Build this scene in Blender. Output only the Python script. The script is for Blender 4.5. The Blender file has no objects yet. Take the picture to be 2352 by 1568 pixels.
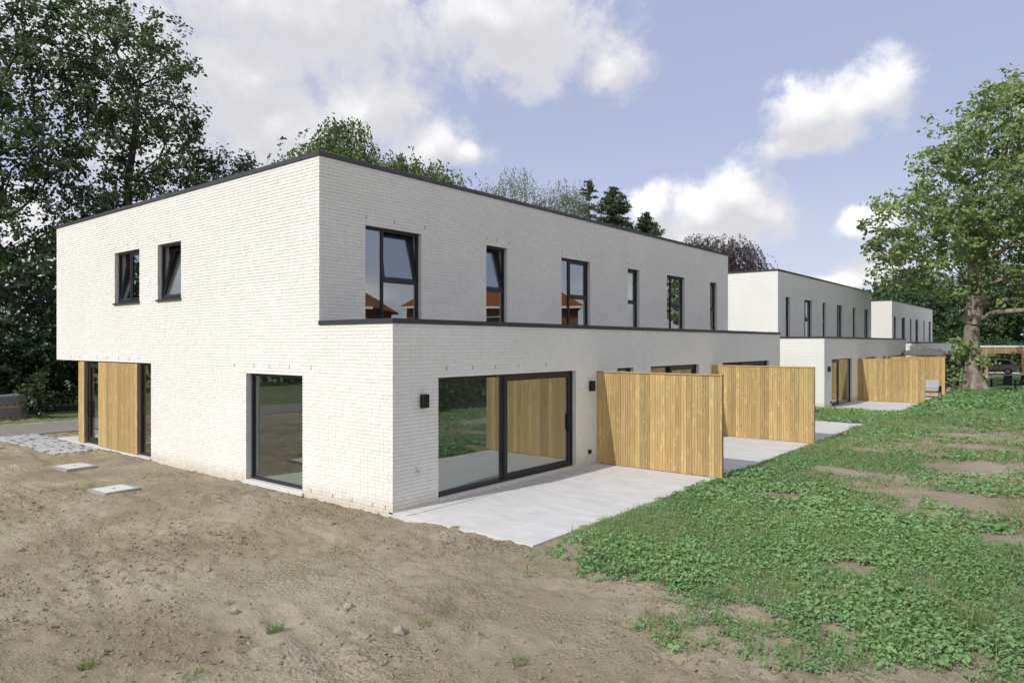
import bpy, math, random
import numpy as np
from mathutils import Vector, Matrix

random.seed(7)
RNG = np.random.default_rng(7)
scene = bpy.context.scene
COL = scene.collection
R = math.radians

# ------------------------------------------------------------------ camera
CAM_H = 3.05
HEAD = R(39.1)
cam_data = bpy.data.cameras.new("camera")
cam = bpy.data.objects.new("camera", cam_data)
COL.objects.link(cam)
cam.location = (0, 0, CAM_H)
cam.rotation_euler = (R(90), 0, HEAD)
cam_data.sensor_width = 36
cam_data.lens = 36 * 1615 / 2352
cam_data.shift_y = (789 - 784) / 2352
cam_data.clip_start = 0.1
cam_data.clip_end = 3000
scene.camera = cam

# ------------------------------------------------------------------ sun and exposure
SUN_TRAVEL = Vector((0.155, 1.17, -1.0)).normalized()
SUN_EL = math.asin(-SUN_TRAVEL.z)
SUN_AZ = math.atan2(-SUN_TRAVEL.x, -SUN_TRAVEL.y)
sd = bpy.data.lights.new("sun", 'SUN')
sd.energy = 2.02
sd.angle = R(0.55)
sd.color = (1.0, 0.975, 0.935)
sun = bpy.data.objects.new("sun", sd)
sun.rotation_euler = SUN_TRAVEL.to_track_quat('-Z', 'Y').to_euler()
COL.objects.link(sun)

vs = scene.view_settings
vs.view_transform = 'Standard'
vs.look = 'None'
vs.gamma = 1
vs.use_curve_mapping = False
vs.exposure = 0.54
scene.render.engine = 'CYCLES'
scene.cycles.use_denoising = True
scene.cycles.max_bounces = 7
scene.cycles.diffuse_bounces = 4
scene.cycles.glossy_bounces = 4
scene.cycles.transparent_max_bounces = 12
scene.cycles.caustics_reflective = False
scene.cycles.caustics_refractive = False
scene.cycles.sample_clamp_indirect = 8


# ------------------------------------------------------------------ node helpers
class NT:
    def __init__(s, tree):
        s.t = tree

    def n(s, typ, **kw):
        nd = s.t.nodes.new(typ)
        for k, v in kw.items():
            setattr(nd, k, v)
        return nd

    def put(s, sock, v):
        if v is None:
            return
        if hasattr(v, "is_output"):
            s.t.links.new(v, sock)
        elif hasattr(v, "outputs"):
            s.t.links.new(v.outputs[0], sock)
        else:
            if sock.type == 'RGBA' and len(v) == 3:
                v = (*v, 1)
            sock.default_value = v

    def math(s, op, a, b=None, c=None, clamp=False):
        nd = s.n('ShaderNodeMath', operation=op)
        nd.use_clamp = clamp
        for i, v in enumerate((a, b, c)):
            s.put(nd.inputs[i], v)
        return nd.outputs[0]

    def vec(s, op, a, b=None, c=None, out=0):
        nd = s.n('ShaderNodeVectorMath', operation=op)
        for i, v in enumerate((a, b, c)):
            s.put(nd.inputs[i], v)
        return nd.outputs[out]

    def mix(s, f, a, b, blend='MIX'):
        nd = s.n('ShaderNodeMix', data_type='RGBA', blend_type=blend)
        s.put(nd.inputs[0], f)
        s.put(nd.inputs[6], a)
        s.put(nd.inputs[7], b)
        return nd.outputs[2]

    def ramp(s, f, lo, hi, a=0.0, b=1.0, smooth=True):
        nd = s.n('ShaderNodeMapRange')
        nd.interpolation_type = 'SMOOTHSTEP' if smooth else 'LINEAR'
        s.put(nd.inputs[0], f)
        for i, v in enumerate((lo, hi, a, b)):
            s.put(nd.inputs[i + 1], v)
        return nd.outputs[0]

    def noise(s, vec, scale, detail=4, rough=0.55, dist=0.0, color=False):
        nd = s.n('ShaderNodeTexNoise')
        s.put(nd.inputs['Vector'], vec)
        nd.inputs['Scale'].default_value = scale
        nd.inputs['Detail'].default_value = detail
        nd.inputs['Roughness'].default_value = rough
        nd.inputs['Distortion'].default_value = dist
        return nd.outputs[1 if color else 0]


# ------------------------------------------------------------------ world: Nishita sky with cumulus clouds by direction
world = bpy.data.worlds.new("World")
scene.world = world
world.use_nodes = True
w = NT(world.node_tree)
world.node_tree.nodes.clear()
SKY_STRENGTH = 0.12
sky = w.n('ShaderNodeTexSky', sky_type='NISHITA')
sky.sun_disc = False
sky.sun_elevation = SUN_EL
sky.sun_rotation = SUN_AZ
sky.air_density = 1.0
sky.dust_density = 1.6
sky.ozone_density = 1.6
tc = w.n('ShaderNodeTexCoord')
dirv = w.vec('NORMALIZE', tc.outputs['Generated'])
sep = w.n('ShaderNodeSeparateXYZ')
w.put(sep.inputs[0], dirv)
CENTER_AZ = -HEAD            # heading of the middle of the blob layout, clockwise from +Y
az = w.math('ARCTAN2', sep.outputs[0], sep.outputs[1])
az = w.math('WRAP', w.math('SUBTRACT', az, CENTER_AZ), math.pi, -math.pi)
el = w.math('ARCSINE', sep.outputs[2])
cmb = w.n('ShaderNodeCombineXYZ')
w.put(cmb.inputs[0], az)
w.put(cmb.inputs[1], el)
AE = cmb.outputs[0]


def pix_dir(x, y):
    a = math.atan((x - 1176) / 1615)
    return a, math.atan((789 - y) / 1615 * math.cos(a))


CLOUDS = [  # centre x, y, half width, half height of each puff of the clouds seen in the photograph
    (650, 20, 500, 200), (1130, 50, 350, 150), (1400, 140, 120, 100), (560, 190, 240, 170), (1250, 130, 170, 100),
    (840, 245, 190, 120), (990, 330, 140, 85), (1075, 350, 70, 55), (200, 110, 380, 250), (640, 310, 230, 150), (330, 330, 270, 160), (60, 560, 220, 160),
    (1680, 440, 130, 80), (1610, 480, 130, 75), (1750, 485, 105, 65), (1640, 530, 210, 45), (1480, 475, 75, 65), (1490, 525, 75, 36),
    (1850, 265, 150, 100), (2035, 215, 125, 105), (1950, 255, 150, 100), (1880, 325, 190, 50),
    (1990, 610, 120, 55), (1910, 635, 110, 45), (1970, 510, 100, 58), (2420, 260, 120, 70),
    (-300, 500, 300, 190), (2750, 380, 220, 120)]

g = bpy.data.node_groups.new("cloud_field", 'ShaderNodeTree')
g.interface.new_socket("AE", in_out='INPUT', socket_type='NodeSocketVector')
g.interface.new_socket("Dir", in_out='INPUT', socket_type='NodeSocketVector')
g.interface.new_socket("Field", in_out='OUTPUT', socket_type='NodeSocketFloat')
g.interface.new_socket("Soft", in_out='OUTPUT', socket_type='NodeSocketFloat')
gg = NT(g)
gi = gg.n('NodeGroupInput')
go = gg.n('NodeGroupOutput')
acc = None
warp = gg.noise(gi.outputs[1], 5.0, 3, 0.55, color=True)
aew = gg.vec('MULTIPLY_ADD', gg.vec('SUBTRACT', warp, (0.5, 0.5, 0.5)), (0.06, 0.055, 0), gi.outputs[0])
for (cx, cy, rx, ry) in CLOUDS:
    a0, e0 = pix_dir(cx, cy)
    sx = 1 / (rx / 1615 * math.cos(a0) ** 2)
    sy = 1 / (ry / 1615 * math.cos(a0))
    v = gg.vec('MULTIPLY_ADD', aew, (sx, sy, 0), (-a0 * sx, -e0 * sy, 0))
    ln = gg.vec('LENGTH', v, out=1)
    acc = ln if acc is None else gg.math('SMOOTH_MIN', acc, ln, 0.45)
blob = gg.math('SUBTRACT', 1.0, acc)
# elsewhere around the sky broken cumulus goes on, thickened to brighten the shaded walls
mp = gg.vec('MULTIPLY', gi.outputs[1], (1.0, 1.0, 2.2))
wide = gg.noise(mp, 2.6, 3, 0.5)
wide = gg.math('MULTIPLY_ADD', gg.math('SUBTRACT', wide, 0.5), 5.0, 0.42)
sepg = gg.n('ShaderNodeSeparateXYZ')
gg.put(sepg.inputs[0], gi.outputs[0])
off = gg.ramp(gg.math('ABSOLUTE', sepg.outputs[0]), 0.75, 1.0)
wide = gg.math('ADD', wide, gg.math('MULTIPLY_ADD', off, 3.0, -3.0))
field = gg.math('SMOOTH_MAX', blob, wide, 0.2)
fine = gg.noise(gi.outputs[1], 9.0, 7, 0.58, 0.2)
field = gg.math('MULTIPLY_ADD', gg.math('SUBTRACT', fine, 0.5), 0.95, field)
soft = field
fine2 = gg.noise(gi.outputs[1], 26.0, 6, 0.6, 0.2)
field = gg.math('MULTIPLY_ADD', gg.math('SUBTRACT', fine2, 0.5), 1.1, field)
gg.put(go.inputs[0], field)
gg.put(go.inputs[1], gg.math('MULTIPLY_ADD', gg.math('SUBTRACT', fine2, 0.5), 0.45, soft))


def cloud_field(ae, dv):
    nd = w.n('ShaderNodeGroup', node_tree=g)
    w.put(nd.inputs[0], ae)
    w.put(nd.inputs[1], dv)
    return nd.outputs


F0, S0 = cloud_field(AE, dirv)[:2]
F1, S1 = cloud_field(w.vec('ADD', AE, (-0.015, 0.042, 0)), w.vec('ADD', dirv, (0, 0, 0.042)))[:2]
cover = w.ramp(F0, 0.0, 0.62)
lit = w.ramp(w.math('SUBTRACT', S0, S1), -0.10, 1.05)
thick = w.ramp(F0, 0.15, 1.1)
cl_lo = w.mix(thick, (0.515, 0.515, 0.54), (0.475, 0.475, 0.485))
cl = w.mix(lit, cl_lo, (0.83, 0.825, 0.82))
high = w.ramp(sep.outputs[2], 0.02, 0.42)
skyc = w.mix(1.0, sky.outputs[0], (SKY_STRENGTH,) * 3, 'MULTIPLY')
# thin milky veil of summer haze between the clouds
veil = w.ramp(sep.outputs[2], 0.0, 0.6, 0.86, 0.70, smooth=False)
skyc = w.mix(veil, skyc, (0.325, 0.346, 0.478))
skyc = w.mix(w.ramp(sep.outputs[2], 0.0, 0.30, 0.75, 0.0), skyc, (0.50, 0.53, 0.615))
allc = w.mix(w.math('MULTIPLY', cover, 0.93), skyc, cl)
bg = w.n('ShaderNodeBackground')
w.put(bg.inputs[0], allc)
bg.inputs[1].default_value = 1.0
wo = w.n('ShaderNodeOutputWorld')
w.put(wo.inputs[0], bg)
world.cycles.sampling_method = 'MANUAL'
world.cycles.sample_map_resolution = 512


# ------------------------------------------------------------------ numpy noise
def vnoise(x, y, seed=0):
    x = np.asarray(x, float); y = np.asarray(y, float)
    ix = np.floor(x).astype(np.int64); iy = np.floor(y).astype(np.int64)
    fx = x - ix; fy = y - iy
    fx = fx * fx * (3 - 2 * fx); fy = fy * fy * (3 - 2 * fy)

    def h(a, b):
        n = (a * 374761393 + b * 668265263 + seed * 982451653) & 0xffffffff
        n = ((n ^ (n >> 13)) * 1274126177) & 0xffffffff
        n = (n ^ (n >> 16)) & 0xffff
        return n / 65535.0
    return (h(ix, iy) * (1 - fx) + h(ix + 1, iy) * fx) * (1 - fy) + (h(ix, iy + 1) * (1 - fx) + h(ix + 1, iy + 1) * fx) * fy


def fbm(x, y, f, o=4, seed=0, gain=0.5):
    s = 0; a = 1; t = 0
    for i in range(o):
        s = s + a * vnoise(x * f + 17.3 * i, y * f - 9.1 * i, seed + i)
        t += a; a *= gain; f *= 2.03
    return s / t


def sstep(a, b, x):
    t = np.clip((np.asarray(x, float) - a) / (b - a), 0, 1)
    return t * t * (3 - 2 * t)


# ------------------------------------------------------------------ mesh helpers
def tag(o, label=None, cat=None, group=None, kind=None):
    for k, v in (('label', label), ('category', cat), ('group', group), ('kind', kind)):
        if v:
            o[k] = v
    return o


def empty(name, loc, label, cat, group=None, rz=0):
    o = bpy.data.objects.new(name, None)
    o.location = loc
    o.rotation_euler = (0, 0, rz)
    o.empty_display_size = 0.2
    COL.objects.link(o)
    return tag(o, label, cat, group)


def wloc(o):
    v = Vector((0, 0, 0))
    while o is not None:
        v += o.location
        o = o.parent
    return v


def link(name, me, mat, parent=None):
    o = bpy.data.objects.new(name, me)
    COL.objects.link(o)
    if mat is not None and not me.materials:
        me.materials.append(mat)
    if parent is not None:
        o.parent = parent
    return o


def np_mesh(name, V, Fc, tint=None, smooth=False):
    """V (n,3), Fc (m,k) with one k; tint: a value per vertex."""
    me = bpy.data.meshes.new(name)
    V = np.ascontiguousarray(V, np.float32); Fc = np.ascontiguousarray(Fc, np.int32)
    m, k = Fc.shape
    me.vertices.add(len(V)); me.vertices.foreach_set('co', V.ravel())
    me.loops.add(m * k); me.loops.foreach_set('vertex_index', Fc.ravel())
    me.polygons.add(m)
    me.polygons.foreach_set('loop_start', np.arange(0, m * k, k, dtype=np.int32))
    me.polygons.foreach_set('loop_total', np.full(m, k, dtype=np.int32))
    me.polygons.foreach_set('use_smooth', np.full(m, bool(smooth)))
    me.update(calc_edges=True)
    if tint is not None:
        at = me.attributes.new('tint', 'FLOAT', 'POINT')
        at.data.foreach_set('value', np.ascontiguousarray(tint, np.float32))
    return me


BOXF = [(0, 3, 2, 1), (4, 5, 6, 7), (0, 1, 5, 4), (1, 2, 6, 5), (2, 3, 7, 6), (3, 0, 4, 7)]


class MB:
    def __init__(s):
        s.v = []; s.f = []

    def add(s, vs, fs):
        b = len(s.v)
        s.v += [tuple(p) for p in vs]
        s.f += [tuple(i + b for i in f) for f in fs]
        return s

    def box(s, x0, y0, z0, x1, y1, z1):
        x0, x1 = min(x0, x1), max(x0, x1); y0, y1 = min(y0, y1), max(y0, y1); z0, z1 = min(z0, z1), max(z0, z1)
        return s.add([(x0, y0, z0), (x1, y0, z0), (x1, y1, z0), (x0, y1, z0), (x0, y0, z1), (x1, y0, z1), (x1, y1, z1), (x0, y1, z1)], BOXF)

    def tube(s, pts, rad, n=8, cap=True):
        pts = [Vector(p) for p in pts]
        if not hasattr(rad, '__len__'):
            rad = [rad] * len(pts)
        b = len(s.v)
        t0 = (pts[1] - pts[0]).normalized()
        a = t0.orthogonal().normalized()
        for i, p in enumerate(pts):
            t = (pts[min(i + 1, len(pts) - 1)] - pts[max(i - 1, 0)]).normalized()
            a = (a - t * a.dot(t)).normalized()
            c = t.cross(a)
            for k in range(n):
                q = 2 * math.pi * k / n
                s.v.append(tuple(p + (a * math.cos(q) + c * math.sin(q)) * rad[i]))
        for i in range(len(pts) - 1):
            for k in range(n):
                k2 = (k + 1) % n
                s.f.append((b + i * n + k, b + i * n + k2, b + (i + 1) * n + k2, b + (i + 1) * n + k))
        if cap:
            s.f.append(tuple(b + k for k in reversed(range(n))))
            s.f.append(tuple(b + (len(pts) - 1) * n + k for k in range(n)))
        return s

    def lathe(s, prof, cx, cy, n=20, z=0):
        b = len(s.v)
        for (r, h) in prof:
            for k in range(n):
                q = 2 * math.pi * k / n
                s.v.append((cx + r * math.cos(q), cy + r * math.sin(q), z + h))
        for i in range(len(prof) - 1):
            for k in range(n):
                k2 = (k + 1) % n
                s.f.append((b + i * n + k, b + i * n + k2, b + (i + 1) * n + k2, b + (i + 1) * n + k))
        return s

    def build(s, name, mat, parent=None, local=False, smooth=False, bevel=0):
        off = Vector((0, 0, 0)) if local else wloc(parent)
        me = bpy.data.meshes.new(name)
        me.from_pydata([(x - off.x, y - off.y, z - off.z) for x, y, z in s.v], [], s.f)
        if smooth:
            for p in me.polygons:
                p.use_smooth = True
        me.update()
        o = link(name, me, mat, parent)
        if bevel:
            m = o.modifiers.new('bevel', 'BEVEL'); m.width = bevel; m.segments = 2; m.limit_method = 'ANGLE'
        return o


class Facade:
    """(u, d, z): u along the wall, d inward from its outer face."""
    def __init__(s, axis, plane, inward, zoff=0.0):
        s.axis = axis; s.plane = plane; s.inward = inward; s.zoff = zoff

    def P(s, u, d, z):
        q = s.plane + s.inward * d
        return (u, q, z + s.zoff) if s.axis == 'x' else (q, u, z + s.zoff)

    def box(s, mb, u0, u1, d0, d1, z0, z1):
        a = s.P(u0, d0, z0); b = s.P(u1, d1, z1)
        return mb.box(*a, *b)

    def tbox(s, mb, u0, u1, d0, d1, z0, z1, piv_d, piv_z, ang):
        """a box turned about a level line (tilt inward for ang > 0)"""
        c, sn = math.cos(ang), math.sin(ang)
        vs = []
        for (u, d, z) in [(u0, d0, z0), (u1, d0, z0), (u1, d1, z0), (u0, d1, z0), (u0, d0, z1), (u1, d0, z1), (u1, d1, z1), (u0, d1, z1)]:
            dd, dz = d - piv_d, z - piv_z
            vs.append(s.P(u, piv_d + dd * c + dz * sn, piv_z - dd * sn + dz * c))
        return mb.add(vs, BOXF)


# ------------------------------------------------------------------ materials
def mat_new(name):
    m = bpy.data.materials.new(name)
    m.use_nodes = True
    m.node_tree.nodes.clear()
    t = NT(m.node_tree)
    out = t.n('ShaderNodeOutputMaterial')
    return m, t, out


def principled(t, out, color, rough=0.6, spec=0.4, metal=0.0, normal=None):
    b = t.n('ShaderNodeBsdfPrincipled')
    t.put(b.inputs['Base Color'], color)
    t.put(b.inputs['Roughness'], rough)
    b.inputs['Specular IOR Level'].default_value = spec
    b.inputs['Metallic'].default_value = metal
    if normal is not None:
        t.put(b.inputs['Normal'], normal)
    t.put(out.inputs[0], b)
    return b


def bump(t, h, strength=0.5, dist=0.01):
    b = t.n('ShaderNodeBump')
    t.put(b.inputs['Height'], h)
    b.inputs['Strength'].default_value = strength
    b.inputs['Distance'].default_value = dist
    return b.outputs[0]


def simple(name, color, rough=0.6, spec=0.4, metal=0.0, var=0.12, scale=6.0, bmp=0.0):
    m, t, out = mat_new(name)
    p = t.n('ShaderNodeNewGeometry').outputs['Position']
    n = t.noise(p, scale, 5)
    c = t.mix(n, tuple(max(0, x * (1 - var)) for x in color), tuple(min(1, x * (1 + var)) for x in color))
    principled(t, out, c, rough, spec, metal, bump(t, t.noise(p, scale * 8, 4), bmp, 0.01) if bmp else None)
    return m


def brick_mat(name, joints=False, base=(0.868, 0.862, 0.822)):
    m, t, out = mat_new(name)
    pos = t.n('ShaderNodeNewGeometry').outputs['Position']
    tint = t.n('ShaderNodeAttribute', attribute_name='tint').outputs['Fac']
    big = t.noise(pos, 0.55, 5, 0.6)
    mid = t.noise(pos, 4.5, 5, 0.6)
    c = t.mix(t.ramp(big, 0.3, 0.7), tuple(x * 0.955 for x in base), tuple(min(1, x * 1.02) for x in base))
    c = t.mix(t.ramp(mid, 0.35, 0.75, 0, 0.35), c, tuple(b * k for b, k in zip(base, (0.95, 0.94, 0.91))))
    if not joints:
        c = t.mix(t.math('MULTIPLY', tint, 0.5), c, tuple(b * k for b, k in zip(base, (0.9, 0.89, 0.86))))
    # splashed soil along the foot of the wall
    sp = t.n('ShaderNodeSeparateXYZ'); t.put(sp.inputs[0], pos)
    foot = t.math('ADD', sp.outputs[2], t.math('MULTIPLY', t.noise(pos, 7, 5, 0.65), -0.55))
    foot = t.ramp(foot, -0.34, 0.06, 0.6, 0.0)
    c = t.mix(foot, c, (0.55, 0.47, 0.34))
    fine = t.noise(pos, 70, 4, 0.6)
    h = fine
    if joints:
        uv = t.n('ShaderNodeCombineXYZ')
        t.put(uv.inputs[0], t.math('ADD', sp.outputs[0], sp.outputs[1]))
        t.put(uv.inputs[1], sp.outputs[2])
        br = t.n('ShaderNodeTexBrick')
        t.put(br.inputs['Vector'], uv)
        br.inputs['Scale'].default_value = 1.0
        br.inputs['Brick Width'].default_value = 0.216
        br.inputs['Row Height'].default_value = 0.0684
        br.inputs['Mortar Size'].default_value = 0.007
        br.inputs['Mortar Smooth'].default_value = 0.3
        br.offset = 0.37; br.offset_frequency = 2
        c = t.mix(t.math('MULTIPLY', br.outputs['Fac'], 0.22), c, (0.42, 0.40, 0.36))
        h = t.math('MULTIPLY_ADD', br.outputs['Fac'], -1.5, t.math('MULTIPLY', fine, 0.4))
        nrm = bump(t, h, 0.8, 0.006)
    else:
        nrm = bump(t, t.math('ADD', fine, t.noise(pos, 22, 4)), 0.55, 0.004)
    principled(t, out, c, 0.82, 0.22, 0, nrm)
    return m


def wood_mat(name, a=(0.44, 0.305, 0.12), b=(0.58, 0.43, 0.20), c3=(0.36, 0.215, 0.075)):
    m, t, out = mat_new(name)
    co = t.n('ShaderNodeTexCoord').outputs['Object']
    rnd = t.n('ShaderNodeObjectInfo').outputs['Random']
    offs = t.n('ShaderNodeCombineXYZ')
    t.put(offs.inputs[0], t.math('MULTIPLY', rnd, 37.0)); t.put(offs.inputs[2], t.math('MULTIPLY', rnd, 91.0))
    p = t.vec('ADD', co, offs)
    gr = t.noise(t.vec('MULTIPLY', p, (26, 26, 1.2)), 1.0, 6, 0.62, 0.8)
    gr2 = t.noise(t.vec('MULTIPLY', p, (120, 120, 3.0)), 1.0, 3, 0.6)
    vo = t.n('ShaderNodeTexVoronoi'); vo.feature = 'F1'
    t.put(vo.inputs['Vector'], t.vec('MULTIPLY', p, (10, 10, 2.9)))
    vo.inputs['Scale'].default_value = 1.0
    knot = t.ramp(vo.outputs['Distance'], 0.10, 0.20, 1.0, 0.0)
    halo = t.ramp(vo.outputs['Distance'], 0.16, 0.46, 1.0, 0.0)
    c = t.mix(t.ramp(gr, 0.3, 0.72), a, b)
    c = t.mix(t.ramp(gr2, 0.5, 0.85, 0, 0.35), c, c3)
    c = t.mix(t.math('MULTIPLY', halo, t.ramp(t.noise(p, 3.0, 2), 0.38, 0.55, 0, 0.7)), c, tuple(min(1, x * 1.22) for x in b))
    c = t.mix(t.math('MULTIPLY', knot, t.ramp(t.noise(p, 2.2, 2), 0.45, 0.55, 0, 0.8)), c, (0.30, 0.155, 0.05))
    br = t.math('MULTIPLY_ADD', rnd, 0.40, 0.76)
    c = t.vec('SCALE', c)
    t.put(t.t.nodes[-1].inputs['Scale'], br)
    principled(t, out, c, 0.68, 0.25, 0, bump(t, t.math('ADD', gr, gr2), 0.35, 0.004))
    return m


def leaf_mat(name, dark, light, trans=0.35, rough=0.5, spec=0.35):
    m, t, out = mat_new(name)
    tint = t.n('ShaderNodeAttribute', attribute_name='tint').outputs['Fac']
    c = t.mix(tint, dark, light)
    b = t.n('ShaderNodeBsdfPrincipled')
    t.put(b.inputs['Base Color'], c)
    b.inputs['Roughness'].default_value = rough
    b.inputs['Specular IOR Level'].default_value = spec
    tr = t.n('ShaderNodeBsdfTranslucent')
    t.put(tr.inputs[0], t.mix(1.0, c, (1.15, 1.25, 0.7), 'MULTIPLY'))
    mx = t.n('ShaderNodeMixShader')
    mx.inputs[0].default_value = trans
    t.put(mx.inputs[1], b); t.put(mx.inputs[2], tr)
    t.put(out.inputs[0], mx)
    return m


def glass_mat(name, base=0.30, tintc=(0.62, 0.68, 0.66)):
    m, t, out = mat_new(name)
    fr = t.n('ShaderNodeFresnel')
    t.put(fr.inputs['IOR'], t.ramp(t.n('ShaderNodeNewGeometry').outputs['Backfacing'], 0, 1, 1.52, 1 / 1.52, smooth=False))
    f = t.math('MULTIPLY_ADD', fr, 1.0 - base, base, clamp=True)
    tr = t.n('ShaderNodeBsdfTransparent'); tr.inputs[0].default_value = (*tintc, 1)
    gl = t.n('ShaderNodeBsdfGlossy'); gl.inputs['Roughness'].default_value = 0.0
    gl.inputs[0].default_value = (0.93, 0.95, 0.96, 1)
    pos = t.n('ShaderNodeNewGeometry').outputs['Position']
    t.put(gl.inputs['Normal'], bump(t, t.noise(pos, 0.9, 1), 0.03, 0.05))
    mx = t.n('ShaderNodeMixShader')
    t.put(mx.inputs[0], f); t.put(mx.inputs[1], tr); t.put(mx.inputs[2], gl)
    t.put(out.inputs[0], mx)
    return m


def concrete_mat(name, base=(0.60, 0.585, 0.56), dark=0.86, scale=1.6):
    m, t, out = mat_new(name)
    p = t.n('ShaderNodeNewGeometry').outputs['Position']
    st = t.noise(t.vec('MULTIPLY', p, (1.0, 2.6, 1.0)), scale, 6, 0.6, 0.6)
    sp = t.noise(p, 9, 5, 0.65)
    c = t.mix(t.ramp(st, 0.32, 0.7), tuple(x * dark for x in base), base)
    c = t.mix(t.ramp(sp, 0.55, 0.85, 0, 0.35), c, tuple(x * 0.82 for x in base))
    dirt = t.ramp(t.noise(p, 0.8, 6, 0.7, 0.5), 0.54, 0.76, 0, 0.34)
    c = t.mix(dirt, c, (0.46, 0.41, 0.34))
    principled(t, out, c, 0.85, 0.2, 0, bump(t, t.noise(p, 60, 4), 0.25, 0.004))
    return m


M = {}
M['brick'] = brick_mat('painted_brick')
M['mortar'] = brick_mat('painted_mortar', base=(0.83, 0.82, 0.775))
M['brick_far'] = brick_mat('painted_brick_far', joints=True)
M['wood'] = wood_mat('pine_boards')
M['wood_brown'] = wood_mat('carport_boards', (0.33, 0.21, 0.13), (0.43, 0.29, 0.185), (0.27, 0.155, 0.09))
M['metal'] = simple('anthracite_frame', (0.022, 0.024, 0.028), 0.42, 0.5, 0.0, 0.1, 3)
M['coping'] = simple('anthracite_coping', (0.055, 0.058, 0.066), 0.38, 0.5, 0.2, 0.12, 2)
M['black'] = simple('black_plastic', (0.012, 0.012, 0.013), 0.5, 0.4, 0, 0.1, 5)
M['chrome'] = simple('chrome', (0.75, 0.75, 0.76), 0.15, 0.5, 1.0, 0.02, 5)
M['glass'] = glass_mat('window_glass', 0.19, (0.84, 0.88, 0.87))
M['glass_clear'] = glass_mat('clear_glass', 0.10, (0.80, 0.86, 0.84))
M['inner'] = simple('plaster', (0.74, 0.74, 0.72), 0.9, 0.1, 0, 0.06, 2)
M['screed'] = simple('screed_floor', (0.55, 0.55, 0.53), 0.7, 0.3, 0, 0.08, 3)
M['roofing'] = simple('roof_membrane', (0.08, 0.08, 0.085), 0.9, 0.2, 0, 0.15, 2)
M['concrete'] = concrete_mat('terrace_concrete', (0.66, 0.648, 0.63), 0.86)
M['concrete_grey'] = concrete_mat('grey_concrete', (0.40, 0.39, 0.37), 0.8, 3.0)
M['stone_sill'] = concrete_mat('white_sill', (0.72, 0.71, 0.68), 0.95, 3.0)
M['asphalt'] = concrete_mat('pale_road', (0.30, 0.28, 0.25), 0.85, 1.0)
M['paver'] = simple('grey_paver', (0.50, 0.50, 0.50), 0.9, 0.2, 0, 0.35, 9, 0.3)
M['paver_dark'] = simple('dark_paver', (0.20, 0.20, 0.205), 0.9, 0.2, 0, 0.35, 9, 0.3)
M['darkstone'] = simple('dark_terrace_tile', (0.075, 0.078, 0.09), 0.55, 0.4, 0, 0.2, 2)
M['fabric_grey'] = simple('grey_cushion', (0.40, 0.40, 0.42), 0.95, 0.1, 0, 0.1, 12, 0.3)
M['fabric_black'] = simple('black_textile', (0.016, 0.016, 0.018), 0.8, 0.2, 0, 0.15, 12, 0.3)
M['canvas_dark'] = simple('dark_grey_canvas', (0.17, 0.165, 0.16), 0.9, 0.1, 0, 0.2, 2)
M['canvas_navy'] = simple('navy_canvas', (0.05, 0.055, 0.085), 0.9, 0.1, 0, 0.2, 2)
M['planter'] = simple('grey_planter', (0.20, 0.21, 0.23), 0.7, 0.3, 0, 0.1, 5)
M['white_trim'] = simple('white_trim', (0.75, 0.75, 0.73), 0.6, 0.3, 0, 0.05, 5)
M['red_brick'] = simple('red_brick', (0.20, 0.085, 0.05), 0.9, 0.1, 0, 0.3, 14, 0.3)
M['render_dark'] = simple('dark_facade', (0.06, 0.055, 0.05), 0.9, 0.1, 0, 0.3, 5)
M['tile_roof'] = simple('orange_roof_tile', (0.27, 0.092, 0.028), 0.75, 0.25, 0, 0.3, 5, 0.3)
M['car_paint'] = simple('champagne_car_paint', (0.36, 0.34, 0.31), 0.28, 0.5, 0.5, 0.05, 3)
M['rubber'] = simple('tyre_rubber', (0.02, 0.02, 0.02), 0.85, 0.2, 0, 0.1, 5)
M['rim'] = simple('alloy_rim', (0.55, 0.55, 0.56), 0.3, 0.5, 0.8, 0.05, 5)
M['car_glass'] = simple('dark_car_glass', (0.012, 0.014, 0.014), 0.05, 0.6, 0, 0.0, 5)
M['red_lamp'] = simple('tail_lamp', (0.30, 0.02, 0.02), 0.25, 0.5, 0, 0.05, 5)


def bark_mat(name, a, b, scale=3.0, stretch=(1, 1, 0.35)):
    m, t, out = mat_new(name)
    p = t.n('ShaderNodeTexCoord').outputs['Object']
    q = t.vec('MULTIPLY', p, stretch)
    n = t.noise(q, scale, 6, 0.65, 0.6)
    n2 = t.noise(q, scale * 5, 5, 0.6)
    c = t.mix(t.ramp(n, 0.36, 0.64), a, b)
    c = t.mix(t.ramp(n2, 0.45, 0.8, 0, 0.5), c, tuple(x * 0.4 for x in a))
    principled(t, out, c, 0.92, 0.12, 0, bump(t, t.math('ADD', n2, n), 0.9, 0.05))
    return m


M['bark'] = bark_mat('dark_bark', (0.055, 0.045, 0.036), (0.12, 0.10, 0.08))
M['bark_plane'] = bark_mat('mottled_bark', (0.15, 0.125, 0.095), (0.36, 0.315, 0.25), 2.2, (1, 1, 0.5))
M['bark_birch'] = bark_mat('birch_bark', (0.50, 0.49, 0.46), (0.68, 0.67, 0.64), 2.0, (1, 1, 2.5))
M['leaf_oak'] = leaf_mat('oak_leaf', (0.034, 0.062, 0.036), (0.14, 0.195, 0.095), 0.28, 0.42, 0.45)
M['leaf_maple'] = leaf_mat('maple_leaf', (0.10, 0.175, 0.08), (0.36, 0.44, 0.19), 0.35)
M['leaf_birch'] = leaf_mat('birch_leaf', (0.075, 0.12, 0.045), (0.23, 0.29, 0.12), 0.3)
M['leaf_birch_pale'] = leaf_mat('pale_birch_leaf', (0.12, 0.145, 0.085), (0.24, 0.265, 0.17), 0.35)
M['needle'] = leaf_mat('spruce_needle', (0.045, 0.07, 0.04), (0.13, 0.16, 0.08), 0.1)
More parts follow.
